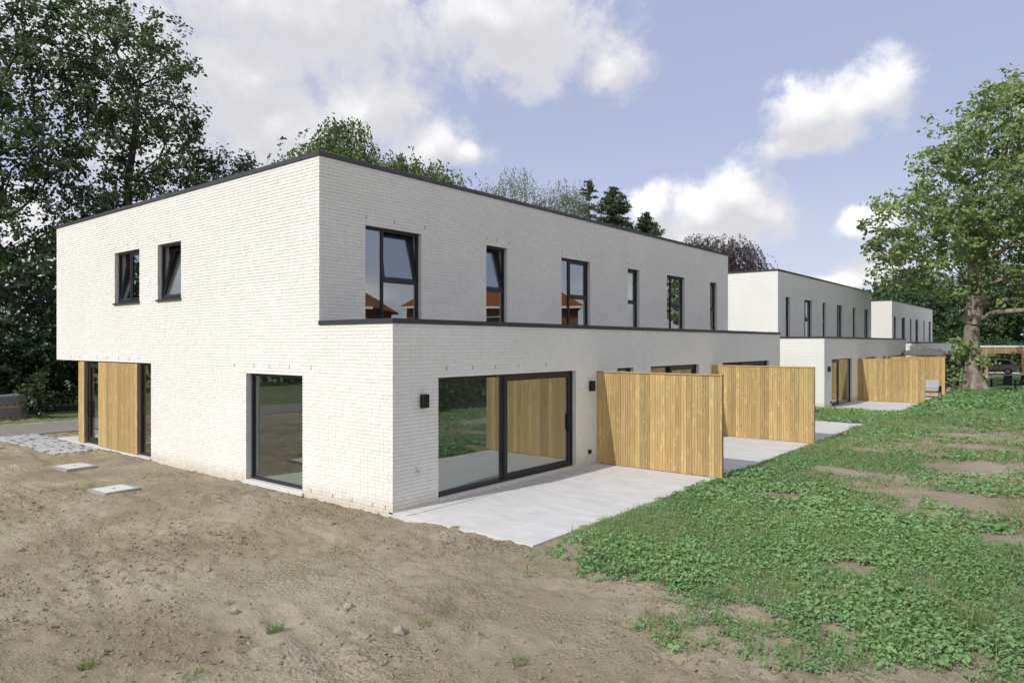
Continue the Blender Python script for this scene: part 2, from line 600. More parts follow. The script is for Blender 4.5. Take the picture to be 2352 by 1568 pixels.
M['leaf_copper'] = leaf_mat('copper_leaf', (0.05, 0.037, 0.038), (0.125, 0.095, 0.092), 0.15)
M['leaf_laurel'] = leaf_mat('laurel_leaf', (0.02, 0.042, 0.019), (0.065, 0.11, 0.045), 0.2, 0.38, 0.45)
M['leaf_far'] = leaf_mat('far_leaf', (0.04, 0.08, 0.035), (0.10, 0.155, 0.065), 0.3)
M['weed'] = leaf_mat('weed_leaf', (0.15, 0.28, 0.115), (0.31, 0.475, 0.205), 0.3, 0.5, 0.3)
M['grass'] = leaf_mat('grass_blade', (0.14, 0.23, 0.085), (0.33, 0.43, 0.19), 0.35, 0.55, 0.25)


def ground_mat():
    m, t, out = mat_new('soil_and_turf')
    p = t.n('ShaderNodeNewGeometry').outputs['Position']
    green = t.n('ShaderNodeAttribute', attribute_name='tint').outputs['Fac']
    big = t.noise(p, 0.35, 6, 0.6, 0.4)
    mid = t.noise(p, 2.4, 6, 0.65, 0.3)
    fine = t.noise(p, 28, 6, 0.7)
    c = t.mix(t.ramp(big, 0.32, 0.68), (0.29, 0.242, 0.168), (0.45, 0.392, 0.292))
    c = t.mix(t.ramp(mid, 0.42, 0.72, 0, 0.38), c, (0.235, 0.19, 0.13))
    c = t.mix(t.ramp(fine, 0.5, 0.8, 0, 0.5), c, (0.50, 0.44, 0.335))
    rgh = t.ramp(t.noise(p, 0.8, 4, 0.6), 0.42, 0.64, 0.12, 1.0)
    c = t.mix(t.math('MULTIPLY', t.ramp(t.noise(p, 34, 5, 0.72), 0.54, 0.66, 0, 0.7), rgh), c, (0.125, 0.096, 0.064))  # dark specks paint in small clods and the shade of pits between them
    # thin moss and seedlings on the bare soil
    moss = t.math('MULTIPLY', t.ramp(t.noise(p, 0.75, 5, 0.6, 0.8), 0.52, 0.68), t.ramp(t.noise(p, 9, 5, 0.7), 0.4, 0.65))
    c = t.mix(t.math('MULTIPLY', moss, 0.6), c, (0.25, 0.25, 0.115))
    peb = t.n('ShaderNodeTexVoronoi'); peb.feature = 'F1'
    t.put(peb.inputs['Vector'], p); peb.inputs['Scale'].default_value = 9
    c = t.mix(t.math('MULTIPLY', t.ramp(peb.outputs['Distance'], 0.05, 0.09, 1, 0), t.ramp(t.noise(p, 6, 2), 0.55, 0.62)), c, (0.50, 0.46, 0.39))
    turf = t.mix(t.ramp(mid, 0.35, 0.7), (0.11, 0.17, 0.07), (0.19, 0.255, 0.11))
    c = t.mix(green, c, turf)
    crumb = t.n('ShaderNodeTexVoronoi'); crumb.feature = 'F1'
    t.put(crumb.inputs['Vector'], t.vec('ADD', p, t.vec('SCALE', t.noise(p, 14, 3, 0.6, color=True)))); t.t.nodes[-2].inputs['Scale'].default_value = 0.07
    crumb.inputs['Scale'].default_value = 17
    crumb.inputs['Randomness'].default_value = 1.0
    lump = t.math('MULTIPLY', t.ramp(crumb.outputs['Distance'], 0.05, 0.75, 1.0, 0.0), rgh)
    h = t.math('ADD', t.math('ADD', fine, t.math('MULTIPLY', mid, 1.0)), t.math('MULTIPLY', lump, 0.75))
    principled(t, out, c, 0.95, 0.1, 0, bump(t, h, 0.9, 0.035))
    return m


M['ground'] = ground_mat()

# ------------------------------------------------------------------ ground
XC, YC, XU = -9.555, 8.385, -11.729         # lower east face, south face, upper east face of the near house
A_END = 29.0
TERR_X = -6.40                              # outer edge of the terrace

BARE = [(-4.1, 17.3, 1.5, 0.75), (-1.9, 15.7, 1.9, 1.0), (-6.1, 14.9, 0.8, 0.5), (-2.34, 10.0, 0.42, 0.36), (-3.0, 26.6, 1.4, 0.8),
        (-1.7, 20.2, 1.6, 1.5), (-4.6, 13.9, 0.9, 0.45), (-0.6, 12.9, 1.2, 0.5), (-2.9, 7.75, 0.35, 0.25), (-2.2, 23.6, 1.4, 0.9), (-1.9, 7.9, 0.35, 0.3),
        (-4.4, 21.5, 0.8, 0.4), (-1.0, 31.0, 1.8, 1.0), (-3.6, 36.5, 1.2, 0.6)]


def weed_cover(x, y):
    """0..1 : how thickly weeds and grass cover the ground at a spot"""
    x = np.asarray(x, float); y = np.asarray(y, float)
    n = fbm(x, y, 0.9, 4, 11)
    front = np.interp(x, [-7.5, -6.0, -5.0, -4.1, -3.3, -2.6, -2.0, -1.0, 0.5, 4], [9.5, 8.65, 7.6, 7.1, 7.0, 7.15, 6.85, 7.4, 7.7, 7.8])
    n2 = fbm(x, y, 2.6, 3, 17)
    c = sstep(-0.25, 0.75, y - front + (n - 0.5) * 1.6 + (n2 - 0.5) * 1.6)
    edge = np.where((y > 8.4) & (y < A_END + 0.1), TERR_X + 0.12, np.where((y > 35.2) & (y < 56), TERR_X + 0.12, np.where(y >= A_END, -14.0, -30)))
    c = c * sstep(-0.12, 0.14, x - edge + (n - 0.5) * 0.35)
    for (bx, by, rx, ry) in BARE:
        d = np.sqrt(((x - bx) / rx) ** 2 + ((y - by) / ry) ** 2) + (fbm(x, y, 1.7, 3, 23) - 0.5) * 1.1
        c = c * sstep(0.45, 1.35, d)
    patch = fbm(x, y, 0.55, 4, 31)
    thin = sstep(11, 15, y) * (1 - sstep(27, 33, y)) * sstep(-5.6, -3.4, x)
    c = c * (1 - thin * (1 - sstep(0.40, 0.58, patch)) * 0.88)
    return np.clip(c, 0, 1)


def ground_z(x, y):
    x = np.asarray(x, float); y = np.asarray(y, float)
    lawn = sstep(TERR_X - 0.02, TERR_X + 0.75, x) * sstep(6.9, 9.2, y)
    z = lawn * (0.09 + 0.10 * (fbm(x, y, 0.35, 3, 3) - 0.4)) * (1 - 0.75 * sstep(28, 46, y))
    z = z + 0.10 * np.exp(-((x + 5.5) ** 2 + (y - 53.8) ** 2) / 14.0)
    soil = 1 - 0.6 * lawn
    z = z + soil * (0.07 * (fbm(x, y, 0.45, 3, 5) - 0.5) + 0.035 * (fbm(x, y, 2.2, 4, 7) - 0.5))
    rough = sstep(0.35, 0.7, fbm(x, y, 0.8, 3, 41))
    z = z + soil * (0.026 + 0.045 * rough) * (np.abs(fbm(x, y, 5.5, 3, 9) - 0.5) * 2.2 - 0.2)
    z = z + soil * (0.03 + 0.07 * rough) * (fbm(x, y, 9, 2, 13) - 0.5) - soil * 0.05 * sstep(0.72, 0.85, vnoise(x * 4.3, y * 5.1, 17)) * sstep(0.45, 0.7, fbm(x, y, 0.7, 2, 19))
    z = z - 0.055 * sstep(7.3, 8.25, y) * (1 - sstep(8.5, 8.7, y)) * sstep(-19.3, -18.6, x) * (1 - sstep(-9.3, -8.6, x))
    # old wheel ruts of the building site, softened by rain
    for off_y in (0.0, 1.55):
        c_ = 3.0 + off_y - 0.16 * (x + 6.0) + 0.35 * np.sin(x * 0.35)
        d_ = y - c_
        tread = 0.5 + 0.5 * np.sin((x + 0.6 * np.abs(d_)) * 26.0)
        z = z - soil * (np.exp(-(d_ / 0.13) ** 2) * (0.022 + 0.014 * tread) - 0.014 * np.exp(-((np.abs(d_) - 0.24) / 0.07) ** 2)) * sstep(0.35, 0.55, fbm(x, y, 0.5, 2, 171)) * sstep(-3.2, -4.4, x)
    # keep clear of what is built on it
    def pit(z, x0, x1, y0, y1, depth, m=0.10):
        k = sstep(x0 - m, x0 + m, x) * (1 - sstep(x1 - m, x1 + m, x)) * sstep(y0 - m, y0 + m, y) * (1 - sstep(y1 - m, y1 + m, y))
        return z * (1 - k) + depth * k
    z = pit(z, -24.0, XC + 0.0, YC + 0.15, A_END, -0.25)
    z = pit(z, XC - 0.2, TERR_X - 0.16, YC + 0.12, A_END - 0.1, -0.15)
    z = pit(z, XC - 0.2, TERR_X - 0.16, 35.5, 55, -0.22)
    z = pit(z, -24, XC, 35.5, 55, -0.3)
    z = pit(z, -27.6, -21.95, 7.1, 8.3, -0.10)
    z = pit(z, -25.5, -19.2, 8.4, 10.0, -0.1)
    z = pit(z, -31.2, -27.4, -80, 120, -0.06, 0.2)
    z = pit(z, -20.05, -18.85, 6.3, 7.1, -0.05, 0.08)
    z = pit(z, -16.2, -15.3, 5.75, 6.6, -0.05, 0.08)
    return z


def lines(segs):
    out = []
    for a, b, s0, s1 in segs:
        x = a
        while x < b - 1e-6:
            out.append(x)
            f = (x - a) / (b - a)
            x += s0 * (s1 / s0) ** f
    out.append(segs[-1][1])
    return np.array(out)


gx = lines([(-900, -60, 120, 6), (-60, -26, 3, 0.14), (-26, -12, 0.2, 0.09), (-12, 0.5, 0.06, 0.06), (0.5, 8, 0.08, 0.8), (8, 900, 1.0, 150)])
gy = lines([(-400, -20, 80, 6), (-20, 1.5, 4, 0.12), (1.5, 9, 0.05, 0.055), (9, 32, 0.09, 0.5), (32, 90, 0.5, 2), (90, 1500, 3, 200)])
GX, GY = np.meshgrid(gx, gy)
GZ = ground_z(GX, GY)
nx, ny = len(gx), len(gy)
ii = np.arange(nx * ny).reshape(ny, nx)
Q = np.stack([ii[:-1, :-1], ii[:-1, 1:], ii[1:, 1:], ii[1:, :-1]], -1).reshape(-1, 4)
cov = weed_cover(GX, GY)
far = np.clip(sstep(22, 60, GY) * 0.65 + sstep(-33, -36, -GX) * 0, 0, 1)
tint = np.clip(cov * (0.30 + far), 0, 1)
tint = np.where(GX < -31.5, 0.75, tint)
gm = np_mesh('ground', np.stack([GX, GY, GZ], -1).reshape(-1, 3), Q, tint.ravel(), True)
ground = tag(link('ground', gm, M['ground']), kind='structure', label='bare brown soil with weedy lawn around the houses')

# ------------------------------------------------------------------ road, terraces, paved path
road = MB().box(-31.0, -70, -0.2, -27.5, 110, 0.0).build('road', M['asphalt'])
tag(road, 'pale narrow road running past the dark hedge', kind='structure')


def terrace(y0, y1, z, name, label):
    strip = 0.34
    t = MB().box(XC + strip + 0.012, y0, z - 0.16, TERR_X, y1, z).build(name, M['concrete'], bevel=0.006)
    tag(t, label, kind='structure')
    MB().box(XC - 0.15, y0 + 0.02, z - 0.16, XC + strip, y1 - 0.02, z + 0.004).build('edge_strip', M['concrete'], t)
    return t


TZ = 0.03
terrace(YC - 0.02, A_END - 0.15, TZ, 'terrace', 'pale concrete terrace along the nearest white house')
terrace(35.35, 55.0, -0.05, 'terrace', 'pale concrete terrace along the second white house')
terrace(62.2, 81.0, -0.2, 'terrace', 'pale concrete terrace along the farthest white house')
ds = MB().box(-25.6, 8.33, -0.2, -19.08, 10.4, 0.03).build('doorstep', M['stone_sill'], bevel=0.006)
tag(ds, 'white concrete doorstep slab under the timber entrance', kind='structure')

pp = MB().box(-27.45, 7.07, -0.25, -21.93, 8.27, -0.015).build('paved_path', M['concrete_grey'])
tag(pp, 'path of small grey pavers from road to front door', kind='structure')
pv = [bpy.data.meshes.new('paver') for _ in range(3)]
for k, me in enumerate(pv):
    a, b, c = 0.101, 0.050, 0.03
    mb = MB().box(-a, -b, -c, a, b, c)
    me.from_pydata(mb.v, [], mb.f); me.update()
    me.materials.append([M['paver'], M['paver'], M['paver_dark']][k])
npv = 0
for j in range(12):
    x = -27.4 + (0.105 if j % 2 else 0)
    while x < -22.05:
        o = link('paver', pv[0 if random.random() < 0.5 else (1 if random.random() < 0.75 else 2)], None, pp)
        o.location = (x + 0.105, 7.12 + j * 0.1 + 0.0, -0.008 + random.uniform(-0.005, 0.006))
        o.rotation_euler = (random.uniform(-.02, .02), random.uniform(-.015, .015), random.uniform(-.015, .015))
        x += 0.21; npv += 1


def cover(x0, x1, y0, y1, rz, label):
    e = empty('inspection_cover', ((x0 + x1) / 2, (y0 + y1) / 2, 0.0), label, 'manhole cover', 'concrete inspection covers in the soil', rz)
    hx, hy = (x1 - x0) / 2, (y1 - y0) / 2
    fr = MB()
    for a in ((-hx, -hy, hx, -hy + .06), (-hx, hy - .06, hx, hy), (-hx, -hy + .06, -hx + .06, hy - .06), (hx - .06, -hy + .06, hx, hy - .06)):
        fr.box(a[0], a[1], -0.12, a[2], a[3], 0.018)
    fr.build('frame', M['concrete_grey'], e, local=True)
    lid = MB().box(-hx + .068, -hy + .068, -0.1, hx - .068, hy - .068, 0.022).build('lid', M['concrete'], e, local=True, bevel=0.006)
    MB().box(-0.05, -0.012, 0.022, 0.05, 0.012, 0.026).build('lift_slot', M['metal'], lid, local=True)
    return e


cover(-19.9, -19.05, 6.36, 7.06, R(4), 'square concrete inspection cover nearer the timber front door')
cover(-16.15, -15.4, 5.82, 6.54, R(5), 'square concrete inspection cover closer to the big ground floor window')
ks = MB().box(-25.2, 6.40, -0.05, -24.2, 6.52, 0.07).build('kerb_stone', M['concrete_grey'], bevel=0.01)
tag(ks, 'short concrete kerb stone lying beside the paved path', 'kerb')


# ------------------------------------------------------------------ brick walls with openings
COURSE, BLEN, JOINT, BED = 0.0684, 0.216, 0.0040, 0.0140


def inside(rects, u, z):
    return any(a < u < b and c < z < d for a, b, c, d in rects)


def backing(F, solid, holes, d0, d1, name, mat, parent, grow=0.0):
    holes = [(a - grow, b + grow, c, d + grow) for a, b, c, d in holes]
    us = sorted({v for r in solid + holes for v in r[:2]}); zs = sorted({v for r in solid + holes for v in r[2:]})
    cell = [[inside(solid, (us[i] + us[i + 1]) / 2, (zs[j] + zs[j + 1]) / 2) and not inside(holes, (us[i] + us[i + 1]) / 2, (zs[j] + zs[j + 1]) / 2)
             for j in range(len(zs) - 1)] for i in range(len(us) - 1)]
    idx = {}; V = []; Fs = []

    def vid(i, j, k):
        if (i, j, k) not in idx:
            idx[i, j, k] = len(V); V.append(F.P(us[i], (d0, d1)[k], zs[j]))
        return idx[i, j, k]

    def ok(i, j):
        return 0 <= i < len(us) - 1 and 0 <= j < len(zs) - 1 and cell[i][j]
    for i in range(len(us) - 1):
        for j in range(len(zs) - 1):
            if not ok(i, j):
                continue
            Fs.append((vid(i, j, 0), vid(i + 1, j, 0), vid(i + 1, j + 1, 0), vid(i, j + 1, 0)))
            Fs.append((vid(i, j, 1), vid(i, j + 1, 1), vid(i + 1, j + 1, 1), vid(i + 1, j, 1)))
            for di, dj, q in ((-1, 0, ((i, j), (i, j + 1))), (1, 0, ((i + 1, j + 1), (i + 1, j))), (0, -1, ((i + 1, j), (i, j))), (0, 1, ((i, j + 1), (i + 1, j + 1)))):
                if not ok(i + di, j + dj):
                    (a, b), (c, d) = q
                    Fs.append((vid(a, b, 0), vid(c, d, 0), vid(c, d, 1), vid(a, b, 1)))
    mb = MB(); mb.v = V; mb.f = Fs
    return mb.build(name, mat, parent)


def cut(a, b, holes, z0, z1):
    segs = [(a, b)]
    for h in holes:
        if h[2] < z1 - 1e-4 and h[3] > z0 + 1e-4:
            nxt = []
            for s, e in segs:
                if h[1] <= s or h[0] >= e:
                    nxt.append((s, e))
                else:
                    if h[0] > s: nxt.append((s, h[0]))
                    if h[1] < e: nxt.append((h[1], e))
            segs = nxt
    return segs


def lay_bricks(F, solid, holes, quoin_lo=None, quoin_hi=None):
    """bricks as (u0,u1,z0,z1,depth); quoin ends interlock with the neighbouring face"""
    out = []
    for (a, b, c, d) in solid:
        n = int(round((d - c) / COURSE))
        for r in range(n):
            z0 = c + r * COURSE; z1 = min(z0 + COURSE, d)
            row = int(round(z0 / COURSE))
            zz0 = z0 + BED / 2; zz1 = z1 - BED / 2
            for (s, e) in cut(a, b, holes, zz0, zz1):
                s_real, e_real = s == a, e == b
                s2, e2 = s, e
                sd = ed = None
                if quoin_lo is not None and s_real and abs(a - quoin_lo[0]) < 1e-3:
                    if (row + quoin_lo[1]) % 2: sd = 0.1
                    else: s2 = s + 0.106
                if quoin_hi is not None and e_real and abs(b - quoin_hi[0]) < 1e-3:
                    if (row + quoin_hi[1]) % 2: ed = 0.1
                    else: e2 = e - 0.106
                x = s2
                first = True
                L = random.choice((BLEN, BLEN * 0.5, BLEN * 0.75)) if not first else random.uniform(0.35, 1.0) * BLEN
                if sd: L = BLEN
                if not s_real: L = BLEN if row % 2 else BLEN / 2
                while x < e2 - 0.004:
                    if e2 - (x + L) < 0.07: L = e2 - x
                    dep = 0.03
                    if sd and x == s2: dep = sd
                    if ed and x + L >= e2 - 1e-6: dep = ed
                    # at an opening the cut end of the brick shows: make it as deep as the reveal
                    if (x == s2 and not s_real) or (x + L >= e2 - 1e-6 and not e_real): dep = 0.1
                    out.append((x + (JOINT / 2 if x > s2 else 0), min(x + L, e2) - (JOINT / 2 if x + L < e2 - 1e-6 else 0), zz0, zz1, dep))
                    x += L
                    L = BLEN if random.random() < 0.86 else BLEN / 2
                    first = False
    return out


def brick_verts(F, b):
    u0, u1, z0, z1, dep = b
    j = lambda s=0.0012: random.uniform(-s, s)
    d = random.uniform(-0.0022, 0.0016)
    tz = random.uniform(-0.0012, 0.0012)
    return [F.P(u0, d + j(), z0 + j() + tz), F.P(u1, d + j(), z0 + j() + tz), F.P(u1, dep, z0), F.P(u0, dep, z0),
            F.P(u0, d + j(), z1 + j() + tz), F.P(u1, d + j(), z1 + j() + tz), F.P(u1, dep, z1), F.P(u0, dep, z1)]


BRICKF = np.array([(0, 3, 2, 1), (4, 5, 6, 7), (0, 1, 5, 4), (1, 2, 6, 5), (3, 0, 4, 7)])


def frame_parts(F, name, u0, u1, z0, z1, parent, d=0.10, fw=0.055, dep=0.07, mullions=(), glass='glass', mat='metal'):
    """outer frame of a window with upright mullions; returns the frame object"""
    mb = MB()
    F.box(mb, u0, u1, d, d + dep, z1 - fw, z1)
    F.box(mb, u0, u1, d, d + dep, z0, z0 + fw)
    F.box(mb, u0, u0 + fw, d, d + dep, z0 + fw, z1 - fw)
    F.box(mb, u1 - fw, u1, d, d + dep, z0 + fw, z1 - fw)
    for m_ in mullions:
        F.box(mb, m_ - fw / 2, m_ + fw / 2, d, d + dep, z0 + fw, z1 - fw)
    return mb.build(name, M[mat], parent)


def pane(F, u0, u1, z0, z1, d, parent, tilt=None, glass='glass'):
    mb = MB()
    if tilt:
        F.tbox(mb, u0, u1, d, d + 0.012, z0, z1, *tilt)
    else:
        F.box(mb, u0, u1, d, d + 0.012, z0, z1)
    return mb.build('pane', M[glass], parent)


def sash(F, u0, u1, z0, z1, d, parent, sw=0.065, tilt=None, glass='glass', dep=0.06):
    mb = MB()
    def bx(a, b, c, e):
        if tilt: F.tbox(mb, a, b, d, d + dep, c, e, *tilt)
        else: F.box(mb, a, b, d, d + dep, c, e)
    bx(u0, u1, z1 - sw, z1); bx(u0, u1, z0, z0 + sw); bx(u0, u0 + sw, z0 + sw, z1 - sw); bx(u1 - sw, u1, z0 + sw, z1 - sw)
    mb.build('sash', M['metal'], parent)
    pane(F, u0 + sw, u1 - sw, z0 + sw, z1 - sw, d + 0.025, parent, tilt, glass)


def tall_window(F, u0, u1, z0, z1, parent, double, tilt=0.0, zt=4.42, label=None):
    """slim upper window: optional fixed light, then a tilting sash above a fixed light"""
    fw, d = 0.05, 0.10
    m_ = u0 + (u1 - u0) * 0.34 if double else None
    win = frame_parts(F, 'window', u0, u1, z0, z1, parent, d, fw, 0.07, [m_] if double else [])
    us = (m_ + fw / 2) if double else u0 + fw
    tb = MB(); F.box(tb, us, u1 - fw, d, d + 0.07, zt - 0.035, zt + 0.035); tb.build('transom', M['metal'], win)
    if double:
        pane(F, u0 + fw, m_ - fw / 2, z0 + fw, z1 - fw, d + 0.03, win)
    pane(F, us, u1 - fw, z0 + fw, zt - 0.035, d + 0.03, win)
    t = (d + 0.02, zt + 0.04, tilt) if tilt else None
    sash(F, us + 0.004, u1 - fw - 0.004, zt + 0.04, z1 - fw - 0.004, d + 0.012, win, 0.055, t)
    if label: win['label'] = label
    return win


def coping_run(F, u0, u1, z, parent, out=0.025, dep=0.38, h=0.085):
    n = max(1, int(round((u1 - u0) / 2.9)))
    for i in range(n):
        a = u0 + (u1 - u0) * i / n; b = u0 + (u1 - u0) * (i + 1) / n - (0.006 if i < n - 1 else 0)
        mb = MB(); F.box(mb, a, b, -out, dep, z - h, z + (0.0015 if i % 2 else 0)); mb.build('coping', M['coping'], parent)


def house(y0, y1, zoff, label, near=False, upper_windows=(), lower=(), south_windows=True):
    yN = y1
    e = empty('brick_house', (-17.5, (y0 + y1) / 2, zoff), label, 'house', 'white flat-roofed houses in a row')
    XW = -25.85
    FS = Facade('x', y0, 1, zoff)             # south face
    FE = Facade('y', XC, -1, zoff)            # lower east face
    FU = Facade('y', XU, -1, zoff)            # upper east face
    FN = Facade('x', yN, -1, zoff)
    FW = Facade('y', XW, 1, zoff)
    zl, zu, zo = 3.5 - 0.085, 6.865 - 0.085, 2.56
    zl = round(zl / COURSE) * COURSE; zu = round(zu / COURSE) * COURSE; zo = round(zo / COURSE) * COURSE
    zb = -2 * COURSE
    rd = lambda z: round(z / COURSE) * COURSE
    snap = lambda hs: [(a, b, (rd(c) if c > 0.2 else c), rd(d)) for a, b, c, d in hs]
    S_solid = [(XW, XU, zl, zu), (XW, -19.08, zo, zl), (-19.08, XC, zb, zl)]
    S_holes = snap([(-21.36, -19.77, 4.18, 5.62), (-18.70, -17.43, 4.18, 5.60), (-14.42, -12.29, 0.03, 2.385)]) if near else []
    if not near:
        S_solid = [(XW, XU, zl, zu), (XW, XC, zb, zl)]
    E_solid = [(y0, yN, zb, zl)]
    E_holes = snap([(a, b, c, d) for a, b, c, d, k in lower])
    U_solid = [(y0, yN, zl - 0.16, zu)]
    U_holes = snap([(a, b, 3.30, 5.565) for a, b, k, tl in upper_windows])
    bm = M['mortar'] if near else M['brick_far']
    dm = 0.010 if near else 0.0
    ws = backing(FS, [(a, b - (dm + 0.002 if b in (XC, XU) else 0), c, d) for a, b, c, d in S_solid], S_holes, dm, 0.30, 'wall', bm, e, dm * 0.6)
    we = backing(FE, [(y0 + (dm + 0.002 if near else 0.3), yN, zb, zl)], E_holes, dm, 0.29, 'wall', bm, e, dm * 0.6)
    wu = backing(FU, [(y0 + (dm + 0.002 if near else 0.3), yN, zl - 0.4, zu)], U_holes, dm, 0.29, 'wall', bm, e, dm * 0.6)
    # the hidden faces
    mb = MB(); FN.box(mb, XW, XC - 0.3, 0.004, 0.3, zb, zl); FN.box(mb, XW, XU - 0.3, 0.0, 0.3, zl, zu); mb.build('wall', M['brick_far'], e)
    mb = MB(); mb.box(XW, y0 + 0.3, zo + zoff, XW + 0.3, yN - 0.3, zu + zoff); mb.box(-24.05, y0 + 0.6, zb + zoff, -23.75, yN - 0.3, zo + zoff)
    mb.build('wall', M['brick_far'], e)
    # copings
    ztop = zu + 0.085
    coping_run(FS, XW - 0.025, XU + 0.025, ztop, e)
    coping_run(FU, y0 + 0.384, yN, ztop, e)
    mb = MB(); FW.box(mb, y0 + 0.382, yN, -0.025, 0.38, zu, ztop); FN.box(mb, XW + 0.36, XU - 0.382, -0.025, 0.38, zu, ztop); mb.build('coping', M['coping'], e)
    zt2 = zl + 0.085
    coping_run(FS, XU + 0.004, XC + 0.025, zt2, e)
    coping_run(FE, y0 + 0.384, yN, zt2, e)
    # roofs, floors and inner walls
    mb = MB(); mb.box(XW + 0.3, y0 + 0.3, zu - 0.35 + zoff, XU - 0.29, yN - 0.3, zu - 0.1 + zoff); mb.build('roof', M['roofing'], e)
    mb = MB(); mb.box(XU - 0.28, y0 + 0.3, zl - 0.45 + zoff, XC - 0.29, yN - 0.3, zl - 0.12 + zoff); mb.build('roof', M['roofing'], e)
    mb = MB(); mb.box(-23.7, y0 + 0.31, -0.2 + zoff, XC - 0.3, yN - 0.31, 0.05 + zoff); mb.build('floor', M['screed'], e)
    mb = MB(); mb.box(XW + 0.31, y0 + 0.31, 2.62 + zoff, XU - 0.30, yN - 0.31, 2.95 + zoff); mb.build('floor', M['inner'], e)
    mb = MB()
    for yy in (15.2, 22.29):
        y_ = y0 + (yy - YC) * (yN - y0) / (A_END - YC)
        mb.box(-23.7, y_ - 0.1, 0.05 + zoff, XC - 0.3, y_ + 0.1, 2.6 + zoff)
        mb.box(XW + 0.31, y_ - 0.1, 2.96 + zoff, XU - 0.3, y_ + 0.1, zu - 0.36 + zoff)
    mb.build('inner_wall', M['inner'], e)
    mb = MB(); mb.box(-15.3, y0 + 3.2, 0.05 + zoff, -15.1, y0 + 6.0, 2.6 + zoff); mb.box(-16.6, y0 + 0.32, 2.96 + zoff, -16.4, yN - 0.4, zu - 0.36 + zoff)
    mb.box(-18.6, y0 + 0.32, 0.05 + zoff, -18.4, y0 + 6.6, 2.6 + zoff)
    mb.build('inner_wall', M['inner'], e)
    # upper windows
    for (a, b, kind, tl) in upper_windows:
        tall_window(FU, a + 0.004, b - 0.004, 3.30, rd(5.565) - 0.003, e, kind == 'D', tl)
    # lower openings
    for (a, b, c, d, kind) in lower:
        a += 0.004; b -= 0.004; d = rd(d) - 0.003
        if kind == 'slide':
            m_ = a + (b - a) * 0.46
            fr = frame_parts(FE, 'sliding_door', a, b, c, d, e, 0.10, 0.05, 0.16)
            pane(FE, a + 0.05, m_ + 0.02, c + 0.05, d - 0.05, 0.205, fr)
            sash(FE, m_ - 0.03, b - 0.052, c + 0.052, d - 0.052, 0.125, fr, 0.10)
            mb = MB(); FE.box(mb, b - 0.12, b - 0.10, 0.06, 0.09, 0.95, 1.35); FE.box(mb, b - 0.12, b - 0.10, 0.09, 0.125, 0.97, 1.0); FE.box(mb, b - 0.12, b - 0.10, 0.09, 0.125, 1.30, 1.33)
            mb.build('handle', M['metal'], fr)
            mb = MB(); FE.box(mb, a, b, 0.02, 0.29, c - 0.05, c - 0.003); mb.build('threshold', M['concrete_grey'], fr)
        elif kind == 'hinge':
            m_ = a + (b - a) * 0.42
            fr = frame_parts(FE, 'terrace_door', a, b, c, d, e, 0.10, 0.05, 0.08, [m_])
            sash(FE, a + 0.055, m_ - 0.03, c + 0.055, d - 0.055, 0.115, fr, 0.12)
            pane(FE, m_ + 0.025, b - 0.05, c + 0.05, d - 0.05, 0.13, fr)
            mb = MB(); FE.box(mb, a + 0.09, a + 0.12, 0.06, 0.09, 0.85, 1.1); FE.box(mb, a + 0.09, a + 0.12, 0.09, 0.115, 1.02, 1.06); mb.build('handle', M['black'], fr)
        else:
            fr = frame_parts(FE, 'window', a, b, c, d, e, 0.10)
            pane(FE, a + 0.055, b - 0.055, c + 0.055, d - 0.055, 0.13, fr)
    if near:
        # south windows
        for (a, b, c, d), two in zip(S_holes[:2], (True, False)):
            a += 0.004; b -= 0.004; c += 0.003; d -= 0.003
            ms = [a + (b - a) * 0.5] if two else []
            fr = frame_parts(FS, 'window', a, b, c + 0.02, d, e, 0.10, 0.055, 0.075, ms)
            tl = (0.12, c + 0.08, R(9.0))
            if two:
                sash(FS, a + 0.06, ms[0] - 0.032, c + 0.08, d - 0.06, 0.11, fr, 0.06, tl)
                sash(FS, ms[0] + 0.032, b - 0.06, c + 0.08, d - 0.06, 0.11, fr, 0.06)
            else:
                sash(FS, a + 0.06, b - 0.06, c + 0.08, d - 0.06, 0.11, fr, 0.06, tl)
            mb = MB(); FS.box(mb, a - 0.03, b + 0.03, -0.05, -0.004, c - 0.035, c + 0.012); FS.box(mb, a, b, -0.004, 0.10, c, c + 0.018)
            mb.build('sill', M['coping'], fr)
        a, b, c, d = S_holes[2]; a += 0.004; b -= 0.004
        fr = frame_parts(FS, 'window', a, b, 0.05, d - 0.003, e, 0.13, 0.055, 0.08)
        fr['label'] = 'large fixed ground floor window'
        pane(FS, a + 0.055, b - 0.055, 0.105, d - 0.058, 0.165, fr, None, 'glass_big')
        mb = MB(); FS.box(mb, a - 0.05, b + 0.05, -0.05, -0.008, -0.03, 0.03); FS.box(mb, a, b, -0.008, 0.2, -0.03, 0.045); mb.build('sill', M['stone_sill'], fr)
        # bricks
        allb = []
        for F, sol, hol, ql, qh, wall in ((FS, S_solid, S_holes, None, None, ws), (FE, E_solid, E_holes, None, None, we), (FU, U_solid, U_holes, None, None, wu)):
            if F is FS:
                b1 = lay_bricks(F, [S_solid[0]], hol, None, (XU, 0)) + lay_bricks(F, [S_solid[1]], hol) + lay_bricks(F, [S_solid[2]], hol, None, (XC, 0))
            elif F is FE:
                b1 = lay_bricks(F, sol, hol, (y0, 1), None)
            else:
                b1 = lay_bricks(F, [(y0, yN, zl, zu)], hol, (y0, 1), None)
            for b in b1:
                p = F.P((b[0] + b[1]) / 2, 0, (b[2] + b[3]) / 2)
                dist = math.sqrt(p[0] ** 2 + p[1] ** 2 + (p[2] - CAM_H) ** 2)
                side = (0.67 if F is FS else 0.95) * (b[1] - b[0])
                allb.append((-side / dist if p[2] > 0.1 else 0.0, F, b, wall))
        allb.sort(key=lambda q: q[0])
        single, rest = allb[:300], allb[300:]
